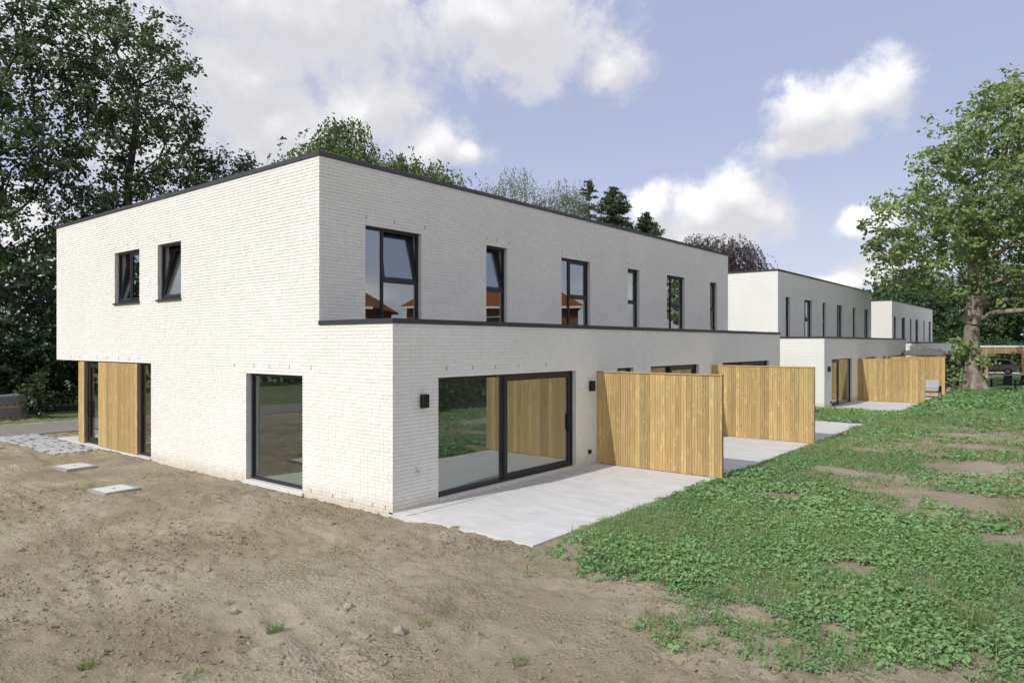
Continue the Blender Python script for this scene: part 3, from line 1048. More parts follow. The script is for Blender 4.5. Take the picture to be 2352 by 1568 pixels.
        for _, F, b, wall in single:
            vs_ = brick_verts(F, b)
            c = [sum(v[i] for v in vs_) / 8 for i in range(3)]
            me = np_mesh('brick', np.array(vs_) - np.array(c), BRICKF, np.full(8, random.random() ** 2))
            o = link('brick', me, M['brick'], wall)
            o.location = Vector(c) - wloc(wall)
        for F, wall in ((FS, ws), (FE, we), (FU, wu)):
            bs = [b for _, f_, b, w_ in rest if f_ is F]
            V = np.array([brick_verts(F, b) for b in bs]).reshape(-1, 3)
            n = len(bs)
            Fc = (BRICKF[None] + (np.arange(n) * 8)[:, None, None]).reshape(-1, 4)
            tn = np.repeat(RNG.random(n) ** 2, 8)
            o = link('brickwork', np_mesh('brickwork', V - np.array(wloc(wall)), Fc, tn), M['brick'], wall)
            tag(o, kind='stuff')
        # open joints above the openings; black slips stand in for their shaded gaps
        def weeps(F, us, z):
            for u in us:
                mb = MB(); F.box(mb, u - 0.006, u + 0.006, -0.0025, 0.02, z, z + COURSE * 1.0)
                mb.build('weep_joint', M['black'], e)
        zz = rd(2.385) + COURSE * 2
        weeps(FS, [-14.9, -14.1, -13.5, -12.75, -12.0], zz)
        weeps(FS, [-24.6, -23.9, -22.6, -21.9, -21.1, -20.4, -19.8], zo + COURSE)
        weeps(FS, [-21.3, -20.5, -19.9, -18.9, -18.0, -17.2], rd(5.6) + COURSE * 2)
        weeps(FS, [-12.0, -11.3, -10.7, -10.1, -9.75], COURSE)
        weeps(FE, [9.75, 10.5, 11.2, 12.0, 13.0], rd(2.41) + COURSE * 2)
        for a, b, k, tl in upper_windows[:4]:
            weeps(FU, [a + 0.02, (a + b) / 2, b + 0.1], rd(5.565) + COURSE * 2)
    return e


M['glass_big'] = glass_mat('large_window_glass', 0.11, (0.95, 0.985, 0.975))

A_UP = [(9.54, 11.155, 'D', R(8)), (13.40, 14.235, 'S', R(8)), (16.71, 18.24, 'D', 0), (20.52, 21.32, 'S', 0), (23.35, 24.82, 'D', 0), (27.15, 27.85, 'S', 0)]
A_LOW = [(9.53, 14.22, 0.09, 2.41, 'slide'), (16.17, 17.03, 1.1, 2.41, 'win'), (18.02, 21.27, 0.09, 2.41, 'slide'), (23.16, 27.75, 0.09, 2.41, 'slide')]
houseA = house(YC, A_END, 0.0, 'nearest white brick house with timber entrance and tilted open windows', True, A_UP, A_LOW)
B_UP = [(36.45, 37.15, 'S', 0), (39.55, 40.95, 'D', 0), (43.0, 43.65, 'S', R(8)), (46.0, 47.3, 'D', 0), (49.87, 50.67, 'S', 0), (52.94, 54.2, 'D', 0)]
B_LOW = [(36.55, 40.5, 0.02, 2.39, 'hinge'), (43.4, 46.0, 0.09, 2.41, 'slide'), (48.0, 48.8, 1.1, 2.41, 'win'), (50.3, 53.6, 0.09, 2.41, 'slide')]
houseB = house(35.3, 55.0, -0.11, 'second white brick house in the row, beyond the grass gap', False, B_UP, B_LOW)
C_UP = [(62.7, 63.5, 'S', 0), (65.8, 67.25, 'D', 0), (69.4, 70.1, 'S', 0), (72.0, 73.4, 'D', 0), (76.0, 76.7, 'S', 0), (79.0, 80.2, 'D', 0)]
C_LOW = [(64.0, 68.0, 0.09, 2.41, 'slide'), (74.0, 78.0, 0.09, 2.41, 'slide')]
houseC = house(62.0, 81.2, -0.33, 'farthest and smallest white brick house at the end of the row', False, C_UP, C_LOW)

# ---- timber entrance of the near house (parts of it)
FS = Facade('x', YC, 1)


def plank_mesh(wd, ht, th, grooves=1):
    """board standing upright: x = width, y = thickness, z = height, with rounded edges and a shallow middle groove"""
    g = 0.006
    prof = [(-wd / 2, -th / 2 + g), (-wd / 2 + g, -th / 2)]
    for k in range(grooves):
        c = -wd / 2 + wd * (k + 1) / (grooves + 1)
        prof += [(c - 0.007, -th / 2), (c, -th / 2 + 0.008), (c + 0.007, -th / 2)]
    prof += [(wd / 2 - g, -th / 2), (wd / 2, -th / 2 + g), (wd / 2, th / 2 - g), (wd / 2 - g, th / 2), (-wd / 2 + g, th / 2), (-wd / 2, th / 2 - g)]
    n = len(prof)
    V = [(x, y, 0) for x, y in prof] + [(x, y, ht) for x, y in prof]
    Fs = [(i, (i + 1) % n, n + (i + 1) % n, n + i) for i in range(n)] + [tuple(range(n, 2 * n)), tuple(reversed(range(n)))]
    me = bpy.data.meshes.new('plank')
    me.from_pydata(V, [], Fs); me.update()
    return me


zt_e = round(2.56 / COURSE) * COURSE - 0.02
pm = plank_mesh(0.142, zt_e - 0.05, 0.04)
pm.materials.append(M['wood'])


def cladding(name, u0, u1, d, parent, label):
    mb = MB(); FS.box(mb, u0, u1, d + 0.02, d + 0.30, 0.035, zt_e - 0.01)
    o = mb.build(name, M['wood_brown'], parent); o['label'] = label
    n = max(1, int(round((u1 - u0) / 0.145)))
    wd = (u1 - u0) / n
    for i in range(n):
        p = link('plank', pm, None, o)
        p.location = Vector((u0 + wd * (i + 0.5), YC + d, 0.045)) - wloc(o)
        p.scale = (wd / 0.145, 1, 1)
    return o


cladding('entrance_panel', -22.52, -19.93, 0.02, houseA, 'broad panel of upright pine boards beside the front door')
cladding('entrance_column', -24.03, -23.60, 0.02, houseA, 'narrow strip of upright pine boards at the house corner')
fr = frame_parts(FS, 'front_door', -23.59, -22.53, 0.05, zt_e, houseA, 0.10, 0.06, 0.1)
fr['label'] = 'glazed anthracite front door with bar handle'
sash(FS, -23.53, -22.59, 0.11, zt_e - 0.06, 0.115, fr, 0.11, None, 'glass')
mb = MB(); FS.box(mb, -23.46, -23.43, 0.05, 0.08, 0.80, 1.30); FS.box(mb, -23.46, -23.43, 0.08, 0.115, 0.84, 0.87); FS.box(mb, -23.46, -23.43, 0.08, 0.115, 1.23, 1.26)
mb.build('handle', M['black'], fr)
fr = frame_parts(FS, 'window', -19.92, -19.085, 0.05, zt_e, houseA, 0.09, 0.055, 0.08)
pane(FS, -19.865, -19.14, 0.105, zt_e - 0.055, 0.12, fr)
mb = MB(); mb.box(-24.0, YC + 0.55, 0.04, -19.1, YC + 0.62, 0.05); mb.build('floor', M['screed'], houseA)
# end wall between entrance glass and brickwork
mb = MB(); mb.box(-25.8, YC + 0.3, zt_e, -19.08, YC + 0.6, zt_e + 0.1); mb.build('soffit', M['inner'], houseA)


# ------------------------------------------------------------------ wall lamps, taps, sockets on the houses
def wall_lamp(F, u, z, label):
    p = F.P(u, 0, z)
    e = empty('wall_lamp', p, label, 'lamp', 'black box wall lamps beside terrace doors')
    mb = MB(); F.box(mb, u - 0.072, u + 0.072, -0.11, -0.012, z - 0.125, z + 0.125); b = mb.build('housing', M['black'], e, bevel=0.004)
    mb = MB(); F.box(mb, u - 0.05, u + 0.05, -0.012, 0.004, z - 0.1, z + 0.1); mb.build('mount', M['metal'], e)
    mb = MB(); F.box(mb, u - 0.055, u + 0.055, -0.10, -0.025, z - 0.1262, z - 0.1252); mb.build('lens', M['white_trim'], b)
    return e


FE_A = Facade('y', XC, -1, 0.0); FE_B = Facade('y', XC, -1, -0.11)
wall_lamp(FE_A, 9.115, 1.985, 'black box lamp on shaded brick at the nearest house corner')
wall_lamp(FE_A, 14.86, 2.0, 'black box lamp between sliding door and first timber screen')
wall_lamp(FE_B, 35.93, 1.93, 'black box lamp on the second white house beside its glass door')


def garden_tap(F, u, z, label):
    e = empty('garden_tap', F.P(u, 0, z), label, 'tap', 'chrome outdoor taps')
    mb = MB(); mb.tube([F.P(u, 0.01, z), F.P(u, -0.012, z)], 0.034, 14); mb.build('rosette', M['chrome'], e, smooth=False)
    mb = MB(); mb.tube([F.P(u, -0.012, z), F.P(u, -0.085, z), F.P(u, -0.105, z - 0.015), F.P(u, -0.11, z - 0.06)], [0.013, 0.013, 0.013, 0.011], 10); mb.build('spout', M['chrome'], e, smooth=True)
    mb = MB(); mb.tube([F.P(u, -0.05, z), F.P(u, -0.05, z + 0.04)], 0.009, 8); mb.tube([F.P(u - 0.035, -0.05, z + 0.045), F.P(u + 0.035, -0.05, z + 0.045)], 0.009, 8); mb.build('handle', M['chrome'], e, smooth=True)


garden_tap(FE_A, 8.985, 0.69, 'small chrome tap low on the nearest house corner wall')
garden_tap(FE_B, 36.35, 0.72, 'tiny chrome tap beside the glass door of the second house')


def outlet(F, u, z, label):
    e = empty('outdoor_socket', F.P(u, 0, z), label, 'socket', 'black outdoor sockets')
    mb = MB(); F.box(mb, u - 0.042, u + 0.042, -0.05, 0.004, z - 0.042, z + 0.05); b = mb.build('box', M['black'], e, bevel=0.004)
    mb = MB(); F.box(mb, u - 0.036, u + 0.036, -0.058, -0.0505, z - 0.03, z + 0.042); mb.build('flap', M['metal'], e)


outlet(FE_A, 14.80, 0.36, 'small black socket low beside the first timber screen')
outlet(FE_B, 36.36, 0.30, 'small black socket low on the second house by its door')


# ------------------------------------------------------------------ timber screens
def screen(y, x1, h, z, label, n=24):
    x0 = XC + 0.01
    e = empty('timber_screen', ((x0 + x1) / 2, y, z), label, 'fence', 'timber privacy screens between the terraces')
    post = 0.05
    wd = (x1 - post - x0) / n
    me = plank_mesh(wd - 0.004, h - 0.05, 0.075, 1)
    me.materials.append(M['wood'])
    for i in range(n):
        p = link('plank', me, None, e)
        p.location = (x0 + wd * (i + 0.5) - e.location.x, random.uniform(-0.002, 0.002), 0.015)
    mb = MB(); mb.box(x1 - post + 0.003, y - 0.05, z + 0.012, x1, y + 0.05, z + h - 0.035); mb.build('end_post', M['wood'], e, bevel=0.003)
    mb = MB(); mb.box(x0, y - 0.058, z + h - 0.032, x1 + 0.008, y + 0.058, z + h); mb.build('cap', M['wood'], e, bevel=0.003)
    mb = MB(); mb.box(x0, y - 0.02, z + 0.0, x1 - post, y + 0.02, z + 0.014); mb.build('foot_rail', M['wood_brown'], e)
    return e


screen(15.20, -6.27, 2.33, TZ, 'nearest golden timber screen, standing beside the wide sliding door')
screen(22.29, -6.31, 2.32, TZ, 'golden timber screen of the nearest house, second along its terrace')
screen(41.75, -6.36, 2.30, -0.05, 'timber screen beside the glass door of the second house')
screen(49.3, -6.46, 2.30, -0.05, 'timber screen behind the grey lounge sofa')

# ------------------------------------------------------------------ vegetation helpers
def unit(a):
    return a / np.maximum(np.linalg.norm(a, axis=-1, keepdims=True), 1e-9)


def leaf_quads(P, N, L, wr=0.62, rng=RNG, axis=None):
    """rhombic leaves at P with normals N and lengths L -> verts, quads"""
    n = len(P)
    if axis is None:
        axis = rng.normal(size=(n, 3))
    A = unit(axis - N * np.sum(axis * N, -1, keepdims=True))
    B = np.cross(N, A)
    L = np.asarray(L)[:, None]
    cup = N * L * 0.10
    V = np.stack([P - A * L * 0.5, P + B * L * wr * 0.5 - A * L * 0.08 + cup, P + A * L * 0.5, P - B * L * wr * 0.5 - A * L * 0.08 + cup], 1)
    return V.reshape(-1, 3), np.arange(n * 4).reshape(n, 4)


def sample_clumps(env, n, mind, rng, shell=0.35):
    out = []
    vol = np.array([e[3] * e[4] * e[5] for e in env]); vol = vol / vol.sum()
    tries = 0
    while len(out) < n and tries < n * 60:
        tries += 1
        e = env[rng.choice(len(env), p=vol)]
        d = unit(rng.normal(size=3)); r = (shell ** 3 + (1 - shell ** 3) * rng.random()) ** (1 / 3)
        p = np.array(e[:3]) + d * r * np.array(e[3:])
        if out and np.min(np.linalg.norm(np.array(out) - p, axis=1)) < mind:
            continue
        out.append(p)
    return np.array(out)


def skeleton(trunk, clumps, rng, alpha=0.35, wob=0.12):
    """connect every clump to the growing tree; returns nodes, parents, number of tips fed"""
    nodes = [np.array(p, float) for p in trunk]
    par = [-1] + list(range(len(trunk) - 1))
    plen = [0.0]
    for i in range(1, len(trunk)):
        plen.append(plen[-1] + np.linalg.norm(nodes[i] - nodes[i - 1]))
    first = max(1, len(trunk) // 3)
    order = np.argsort(np.min(np.linalg.norm(clumps[:, None] - np.array(trunk)[None, first:], axis=2), axis=1))
    ends = []
    for ci in order:
        c = clumps[ci]
        A = np.array(nodes[first:]); pl = np.array(plen[first:])
        d = np.linalg.norm(A - c, axis=1)
        cost = d + alpha * pl + np.where(A[:, 2] > c[2] - 0.15 * d, 2.5 * (A[:, 2] - c[2] + 0.15 * d), 0)
        k = int(np.argmin(cost)) + first
        p0 = nodes[k]; seg = max(2, int(d[k - first] / 1.1))
        prev = k
        for s_ in range(1, seg + 1):
            f = s_ / seg
            q = p0 + (c - p0) * f
            q = q + np.array([0, 0, 1]) * math.sin(f * math.pi) * 0.06 * d[k - first]
            if s_ < seg:
                q = q + rng.normal(size=3) * wob * d[k - first] / seg
            nodes.append(q); par.append(prev); plen.append(plen[prev] + np.linalg.norm(q - nodes[prev])); prev = len(nodes) - 1
        ends.append(prev)
    cnt = np.zeros(len(nodes))
    for e in ends:
        i = e
        while i >= 0:
            cnt[i] += 1; i = par[i]
    return nodes, par, cnt, ends


def limbs(nodes, par, cnt, rtip, rtrunk, power=0.5, start=1, sides=6):
    """tapered tubes along the skeleton as one mesh"""
    cm = max(cnt)
    rad = np.minimum(rtrunk, np.maximum(rtip, rtrunk * (cnt / cm) ** power))
    V = []; Fs = []
    N = np.array(nodes)
    for i in range(start, len(nodes)):
        p = par[i]
        if p < 0:
            continue
        a, b = N[p], N[i]
        t = unit(b - a)
        o = unit(np.cross(t, [0.3, 0.9, 0.1])); q = np.cross(t, o)
        ra = min(rad[p], rad[i] * 1.35); rb = rad[i]
        ang = np.arange(sides) * 2 * math.pi / sides
        ring = np.cos(ang)[:, None] * o + np.sin(ang)[:, None] * q
        base = len(V) * sides
        V.append(a - t * ra * 0.3 + ring * ra); V.append(b + t * rb * 0.2 + ring * rb)
        k = np.arange(sides); k2 = (k + 1) % sides
        Fs.append(np.stack([base + k, base + k2, base + sides + k2, base + sides + k], 1))
    return np.concatenate(V), np.concatenate(Fs), rad


def broadleaf(name, base, trunk, env, n_clump, mind, clump_r, per, leaf, mat, bark, rtrunk, label, group=None, seed=1, up=0.55, shell=0.35,
              rtip=0.025, flat=0.65, power=0.55, limb_start=1, cat='tree'):
    rng = np.random.default_rng(seed)
    root = empty(name, base, label, cat, group)
    cl = sample_clumps(env, n_clump, mind, rng, shell)
    nodes, par, cnt, ends = skeleton(trunk, cl, rng)
    V, Fc, rad = limbs(nodes, par, cnt, rtip, rtrunk, power, limb_start)
    link('trunk', np_mesh('trunk', V, Fc, None, True), M[bark], root)
    K = len(cl)
    S = 7
    r = clump_r * rng.uniform(0.7, 1.3, K)
    sub = cl[:, None] + rng.normal(size=(K, S, 3)) * (r[:, None, None] * np.array([0.52, 0.52, 0.40]))
    m = max(1, per // S)
    pos = sub[:, :, None] + rng.normal(size=(K, S, m, 3)) * (r[:, None, None, None] * np.array([0.24, 0.24, 0.17 * flat / 0.65]))
    out = unit(pos - cl[:, None, None]) * 0.45
    N = unit(out + np.array([0, 0, up]) + rng.normal(size=pos.shape) * 0.55)
    tn = np.clip(0.15 + 0.5 * rng.random((K, 1, 1)) * np.ones((1, S, 1)) + 0.25 * rng.random((K, S, 1)) + 0.35 * (rng.random((K, S, m)) - 0.35), 0, 1)
    P = pos.reshape(-1, 3); N = N.reshape(-1, 3)
    L = leaf * rng.uniform(0.65, 1.3, len(P))
    V, Q_ = leaf_quads(P, N, L, 0.72, rng)
    link('crown', np_mesh('crown', V, Q_, np.repeat(tn.ravel(), 4)), M[mat], root)
    return root


def weeper(name, base, trunk, env, n_clump, mind, strands, slen, leaf, mat, bark, rtrunk, label, group=None, seed=1, spread=0.8, dens=0.085, side=0.35):
    """birch-like tree: fine hanging strands of leaves under each branch end"""
    rng = np.random.default_rng(seed)
    root = empty(name, base, label, 'tree', group)
    cl = sample_clumps(env, n_clump, mind, rng, 0.25)
    nodes, par, cnt, ends = skeleton(trunk, cl, rng)
    V, Fc, rad = limbs(nodes, par, cnt, 0.018, rtrunk, 0.6)
    link('trunk', np_mesh('trunk', V, Fc, None, True), M[bark], root)
    P = []; T = []; A = []
    axis0 = np.mean(np.array(trunk), axis=0)
    for c in cl:
        ct = rng.random() * 0.6
        for s_ in range(strands):
            st = c + rng.normal(size=3) * np.array([spread, spread, spread * 0.5])
            ln = slen * rng.uniform(0.4, 1.25)
            n = max(4, int(ln / dens))
            f = np.linspace(0, 1, n)
            od = unit(np.array([st[0] - axis0[0], st[1] - axis0[1], 0.0]) + rng.normal(size=3) * 0.6)
            x = st + od * (f[:, None] ** 0.6) * ln * side
            x[:, 2] -= f ** 1.5 * ln
            x += rng.normal(size=x.shape) * 0.06
            P.append(x); T.append(np.clip(ct + 0.4 * rng.random(n), 0, 1))
            A.append(np.tile([0, 0, -1.0], (n, 1)) + rng.normal(size=(n, 3)) * 0.7)
    P = np.concatenate(P); T = np.concatenate(T); A = np.concatenate(A)
    N = unit(rng.normal(size=P.shape) + np.array([0, 0, 0.3]))
    V, Q_ = leaf_quads(P, N, leaf * rng.uniform(0.6, 1.3, len(P)), 0.6, rng, A)
    link('crown', np_mesh('crown', V, Q_, np.repeat(T, 4)), M[mat], root)
    return root


def spruce(name, base, h, rad, label, seed, group, z0=0.25, sparse=1.0, gap=0.33):
    rng = np.random.default_rng(seed)
    root = empty(name, base, label, 'tree', group)
    mb = MB(); mb.tube([(0, 0, -0.3), (0.05, 0, h * 0.5), (0.0, 0.04, h * 0.985)], [0.22, 0.13, 0.015], 8)
    mb.build('trunk', M['bark'], root, local=True, smooth=True)
    P = []; A = []; N = []; T = []; bmb = MB()
    z = h * z0
    while z < h * 0.99:
        f = (z - h * z0) / (h * (1 - z0))
        R_ = rad * (1 - f) ** 0.8 * rng.uniform(0.75, 1.1) + 0.12
        for k in range(int(rng.integers(4, 7))):
            if rng.random() > sparse: continue
            a = rng.uniform(0, 2 * math.pi); ln = R_ * rng.uniform(0.6, 1.15)
            n = max(4, int(ln / 0.10))
            t = np.linspace(0.08, 1, n)
            d = np.array([math.cos(a), math.sin(a), 0])
            x = d * (t * ln)[:, None]
            rise = 0.25 if f > 0.75 else -0.15
            x[:, 2] = z + ln * (rise * t - 0.28 * t ** 2 + 0.22 * t ** 4)
            bmb.tube([tuple(x[0]), tuple(x[n // 2]), tuple(x[-1])], [0.03, 0.02, 0.006], 4, cap=False)
            tt = rng.random() * 0.6
            for rep in range(5):
                q = x + rng.normal(size=x.shape) * np.array([0.07, 0.07, 0.03]) * (1 + 0.4 * ln)
                q[:, 2] -= rng.random(n) * 0.22
                P.append(q)
                A.append(d * 0.8 + rng.normal(size=(n, 3)) * 0.55 + np.array([0, 0, -0.55]))
                N.append(rng.normal(size=(n, 3)) + np.array([0, 0, 0.8])); T.append(np.clip(tt + 0.4 * rng.random(n), 0, 1))
        z += gap * (1.15 - 0.5 * f)
    bmb.build('branches', M['bark'], root, local=True)
    P = np.concatenate(P); A = np.concatenate(A); N = unit(np.concatenate(N)); T = np.concatenate(T)
    V, Q_ = leaf_quads(P, N, 0.36 * rng.uniform(0.6, 1.3, len(P)), 0.36, rng, A)
    link('crown', np_mesh('crown', V, Q_, np.repeat(T, 4)), M['needle'], root)
    return root


def wobble_trunk(h, n, lean=(0, 0), w=0.12, seed=0, z0=-0.3):
    rng = np.random.default_rng(seed)
    f = np.linspace(0, 1, n)
    p = np.zeros((n, 3)); p[:, 2] = z0 + f * (h - z0)
    p[:, 0] = lean[0] * f ** 1.5; p[:, 1] = lean[1] * f ** 1.5
    p[1:-1, :2] += rng.normal(size=(n - 2, 2)) * w
    return [tuple(q) for q in p]


# ------------------------------------------------------------------ trees beyond the road, upper left of the photograph
GL = 'tall dark trees beyond the road'
broadleaf('oak_tree', (-36.2, 14.6, 0), wobble_trunk(15.5, 12, (0.6, 0.4), 0.18, 3), [(0.2, 0.3, 12.0, 3.1, 3.3, 8.2), (1.4, 2.0, 9.0, 2.6, 2.8, 4.5), (-1.0, -1.2, 16.5, 2.0, 2.0, 3.8)],
          175, 0.95, 0.78, 145, 0.21, 'leaf_oak', 'bark', 0.30, 'tall dark oak rising highest behind the left end of the nearest house', GL, 21, shell=0.2)
broadleaf('oak_tree', (-37.5, 9.6, 0), wobble_trunk(15.0, 12, (-0.4, 0.5), 0.2, 5), [(0.0, 0.1, 11.5, 2.9, 2.9, 8.3), (-0.8, -1.2, 8.0, 2.2, 2.2, 4.5), (0.8, 1.6, 15.5, 1.9, 2.0, 3.9)],
          150, 1.0, 0.78, 140, 0.21, 'leaf_oak', 'bark', 0.30, 'tall dark oak beside the left edge, crown full of sky gaps', GL, 33, shell=0.2)
broadleaf('oak_tree', (-34.5, 19.3, 0), wobble_trunk(10.0, 9, (0.3, 0.3), 0.15, 7), [(0.0, 0.0, 8.8, 2.7, 2.9, 3.9), (0.9, 1.8, 8.0, 2.4, 2.4, 3.0)],
          95, 0.85, 0.85, 220, 0.18, 'leaf_oak', 'bark', 0.24, 'shorter dark oak showing just over the parapet beside the tall oaks', GL, 44, shell=0.2)
broadleaf('oak_tree', (-37.0, 24.3, 0), wobble_trunk(10.5, 9, (0.2, 0.2), 0.15, 8), [(0.0, 0.0, 9.3, 2.6, 2.6, 3.9)],
          70, 0.85, 0.85, 200, 0.18, 'leaf_oak', 'bark', 0.22, 'small dark oak peeking over the parapet left of the birch', GL, 47, shell=0.2)
broadleaf('oak_tree', (-41.5, 4.2, 0), wobble_trunk(13.0, 10, (0.3, 0.2), 0.2, 9), [(0.0, 0.0, 9.5, 3.3, 3.3, 6.0)],
          95, 1.0, 0.95, 200, 0.21, 'leaf_oak', 'bark', 0.30, 'lower dark oak at the left edge of the picture', GL, 55, shell=0.2)

# understory and hedge under the trees
GS = 'dark shrubs beyond the road'
for i, (x, y, rx, ry, h, lab) in enumerate([
        (-36.0, 8.2, 1.3, 1.7, 3.4, 'dark laurel shrub behind the stack of paving blocks'),
        (-36.2, 11.0, 1.5, 2.0, 4.0, 'dark laurel shrub seen just left of the timber entrance'),
        (-36.0, 14.4, 1.5, 2.2, 4.2, 'dark laurel shrub mostly hidden behind the timber entrance'),
        (-38.2, 5.4, 1.8, 2.0, 5.5, 'tall dark shrub at the left edge of the picture'),
        (-38.6, 11.8, 1.8, 2.4, 6.6, 'tallest dark shrub under the oaks')]):
    broadleaf('laurel_shrub', (x, y, 0), wobble_trunk(h * 0.6, 6, (0, 0), 0.1, i), [(0, 0, h * 0.52, rx, ry, h * 0.5)], 60, 0.5, 0.62, 150, 0.17, 'leaf_laurel', 'bark', 0.07, lab, GS, 70 + i, shell=0.3, cat='shrub')
broadleaf('leafy_sapling', (-33.0, 10.0, 0), wobble_trunk(1.5, 5, (0, 0), 0.03, 4), [(0, 0, 0.95, 0.42, 0.42, 0.9)], 20, 0.2, 0.24, 45, 0.13, 'leaf_oak', 'bark', 0.02,
          'small light green sapling in front of the dark shrubs', None, 81, cat='sapling')

# far wood that closes the view under the crowns
rng = np.random.default_rng(5)
n = 26000
wy = rng.uniform(-22, 95, n); wd = rng.random(n)
wh = 6.0 + 4.0 * fbm(wy, wy * 0, 0.12, 3, 61) + 2.0 * fbm(wy, wy * 0, 0.5, 2, 62)
P = np.stack([-46 - 5 * wd, wy, wh * rng.random(n) ** 0.8], 1)
V, Q_ = leaf_quads(P, unit(rng.normal(size=(n, 3)) + np.array([0.6, -0.3, 0.6])), rng.uniform(0.35, 0.75, n), 0.75, rng)
tag(link('woodland', np_mesh('woodland', V, Q_, np.repeat(0.5 * rng.random(n), 4)), M['leaf_oak']), 'dark wood behind the roadside trees', kind='stuff')

# birches, spruces and copper beech behind the roof
GB = 'birches behind the roof'
weeper('birch_tree', (-37.2, 28.2, 0), wobble_trunk(15.5, 10, (0.5, 0.3), 0.1, 11), [(-0.3, -0.3, 12.2, 3.2, 3.2, 4.0), (2.4, 2.4, 11.8, 2.9, 2.9, 3.4), (3.8, 3.4, 11.0, 2.0, 2.0, 2.6), (0.0, 0.0, 16.2, 1.6, 1.6, 2.0), (-2.0, -1.6, 13.5, 1.5, 1.5, 2.2)],
       270, 0.6, 22, 1.3, 0.22, 'leaf_birch', 'bark_birch', 0.15, 'big green birch rising behind the near corner of the roof', GB, 91, 0.6)
weeper('birch_tree', (-34.0, 32.6, 0), wobble_trunk(9.8, 8, (0.5, 0.6), 0.1, 12), [(0.3, 0.4, 11.9, 2.0, 2.0, 2.9)],
       75, 0.6, 18, 1.3, 0.22, 'leaf_birch', 'bark_birch', 0.11, 'lower green birch just right of the big birch', GB, 92, 0.55)
weeper('birch_tree', (-41.7, 49.9, 0), wobble_trunk(18.6, 10, (1.6, 1.2), 0.12, 13), [(-0.8, -0.7, 16.0, 2.0, 2.0, 1.7), (0.9, 0.8, 17.6, 1.6, 1.6, 1.7)],
       48, 0.7, 10, 1.5, 0.145, 'leaf_birch_pale', 'bark_birch', 0.13, 'thin pale birch with white stem, leftmost of the two grey-green ones', GB, 93, 0.55)
weeper('birch_tree', (-39.6, 55.6, 0), wobble_trunk(17.4, 10, (0.6, 0.4), 0.12, 14), [(-1.2, -1.0, 14.8, 1.9, 1.9, 2.3), (0.4, 0.4, 16.4, 2.1, 2.1, 2.4)],
       70, 0.7, 12, 1.6, 0.15, 'leaf_birch_pale', 'bark_birch', 0.14, 'pale birch standing next to the dark spruces', GB, 94, 0.6)
GP = 'spruces behind the roof'
spruce('spruce_tree', (-39.6, 61.3, 0), 20.5, 3.2, 'slender sparse spruce with a thin pointed top', 101, GP, 0.45, 0.62, 0.45)
spruce('spruce_tree', (-37.9, 63.2, 0), 19.4, 6.0, 'broad dark spruce beside the slender one', 102, GP, 0.4, 1.0, 0.28)
spruce('spruce_tree', (-36.6, 64.4, 0), 15.6, 3.4, 'small spruce half hidden at the foot of the broad one', 103, GP, 0.35, 1.0, 0.3)
spruce('spruce_tree', (-36.2, 67.3, 0), 17.2, 5.6, 'green pointed spruce standing alone over the roof line', 104, GP, 0.35, 1.0, 0.28)
weeper('copper_beech', (-31.5, 78.3, 0), wobble_trunk(14.5, 9, (0.2, 0.2), 0.15, 15), [(-1.2, -1.0, 12.8, 4.0, 4.0, 2.8), (-0.2, -0.2, 11.6, 3.9, 3.9, 3.2)],
       140, 0.75, 13, 1.8, 0.22, 'leaf_copper', 'bark', 0.3, 'dark purple copper beech behind the far end of the near roof', None, 95, 0.7, 0.10, 0.7)

# ------------------------------------------------------------------ the big tree on the right
TB = (-5.5, 53.8, 0.02)
big = broadleaf('maple_tree', TB, [(0, 0, -0.3), (0.05, 0, 1.5), (-0.1, -0.05, 3.0), (-0.05, 0.0, 4.4), (0.1, 0.1, 5.6), (0.25, 0.2, 7.5), (0.35, 0.3, 9.6), (0.4, 0.3, 12.0), (0.5, 0.4, 14.5)],
                [(2.3, 1.7, 12.9, 6.2, 6.2, 5.9), (-1.9, -1.2, 9.8, 4.0, 4.0, 3.9), (2.6, 2.0, 16.5, 4.9, 4.9, 3.9), (5.5, 3.0, 9.5, 4.0, 4.0, 4.0), (6.0, 1.5, 7.3, 4.8, 4.5, 2.8)],
                360, 1.1, 0.92, 100, 0.30, 'leaf_maple', 'bark_plane', 0.56, 'large leafy maple with thick mottled trunk on the lawn', None, 111, shell=0.3, power=0.62, limb_start=4, rtip=0.03)
# thick lower trunk with a flared, burled foot
n_r, n_s = 44, 36
V = []
for i in range(n_r):
    f = i / (n_r - 1); z = -0.35 + f * 6.0
    cx = float(np.interp(z, [0, 1.5, 3, 4.4, 5.6], [0, 0.05, -0.1, -0.05, 0.1])); cy = float(np.interp(z, [0, 1.5, 3, 4.4, 5.6], [0, 0, -0.05, 0, 0.1]))
    for k in range(n_s):
        a = 2 * math.pi * k / n_s
        r_ = 0.49 + 0.58 * math.exp(-(z + 0.2) / 0.65) * (1 + 0.25 * math.cos(5 * a + 1)) - 0.015 * z
        r_ *= 1 + 0.26 * (float(fbm(np.array([a * 1.9 + 3 * math.cos(a)]), np.array([z * 1.25]), 1.0, 4, 71)[0]) - 0.5) + 0.12 * max(0, math.cos(a * 2 + z)) * math.exp(-((z - 1.6) / 0.7) ** 2)
        if z > 4.6: r_ *= 1 - 0.18 * (z - 4.6)
        V.append((cx + r_ * math.cos(a), cy + r_ * math.sin(a), z))
Fc = [(i * n_s + k, i * n_s + (k + 1) % n_s, (i + 1) * n_s + (k + 1) % n_s, (i + 1) * n_s + k) for i in range(n_r - 1) for k in range(n_s)]
link('lower_trunk', np_mesh('lower_trunk', np.array(V), np.array(Fc), None, True), M['bark_plane'], big)
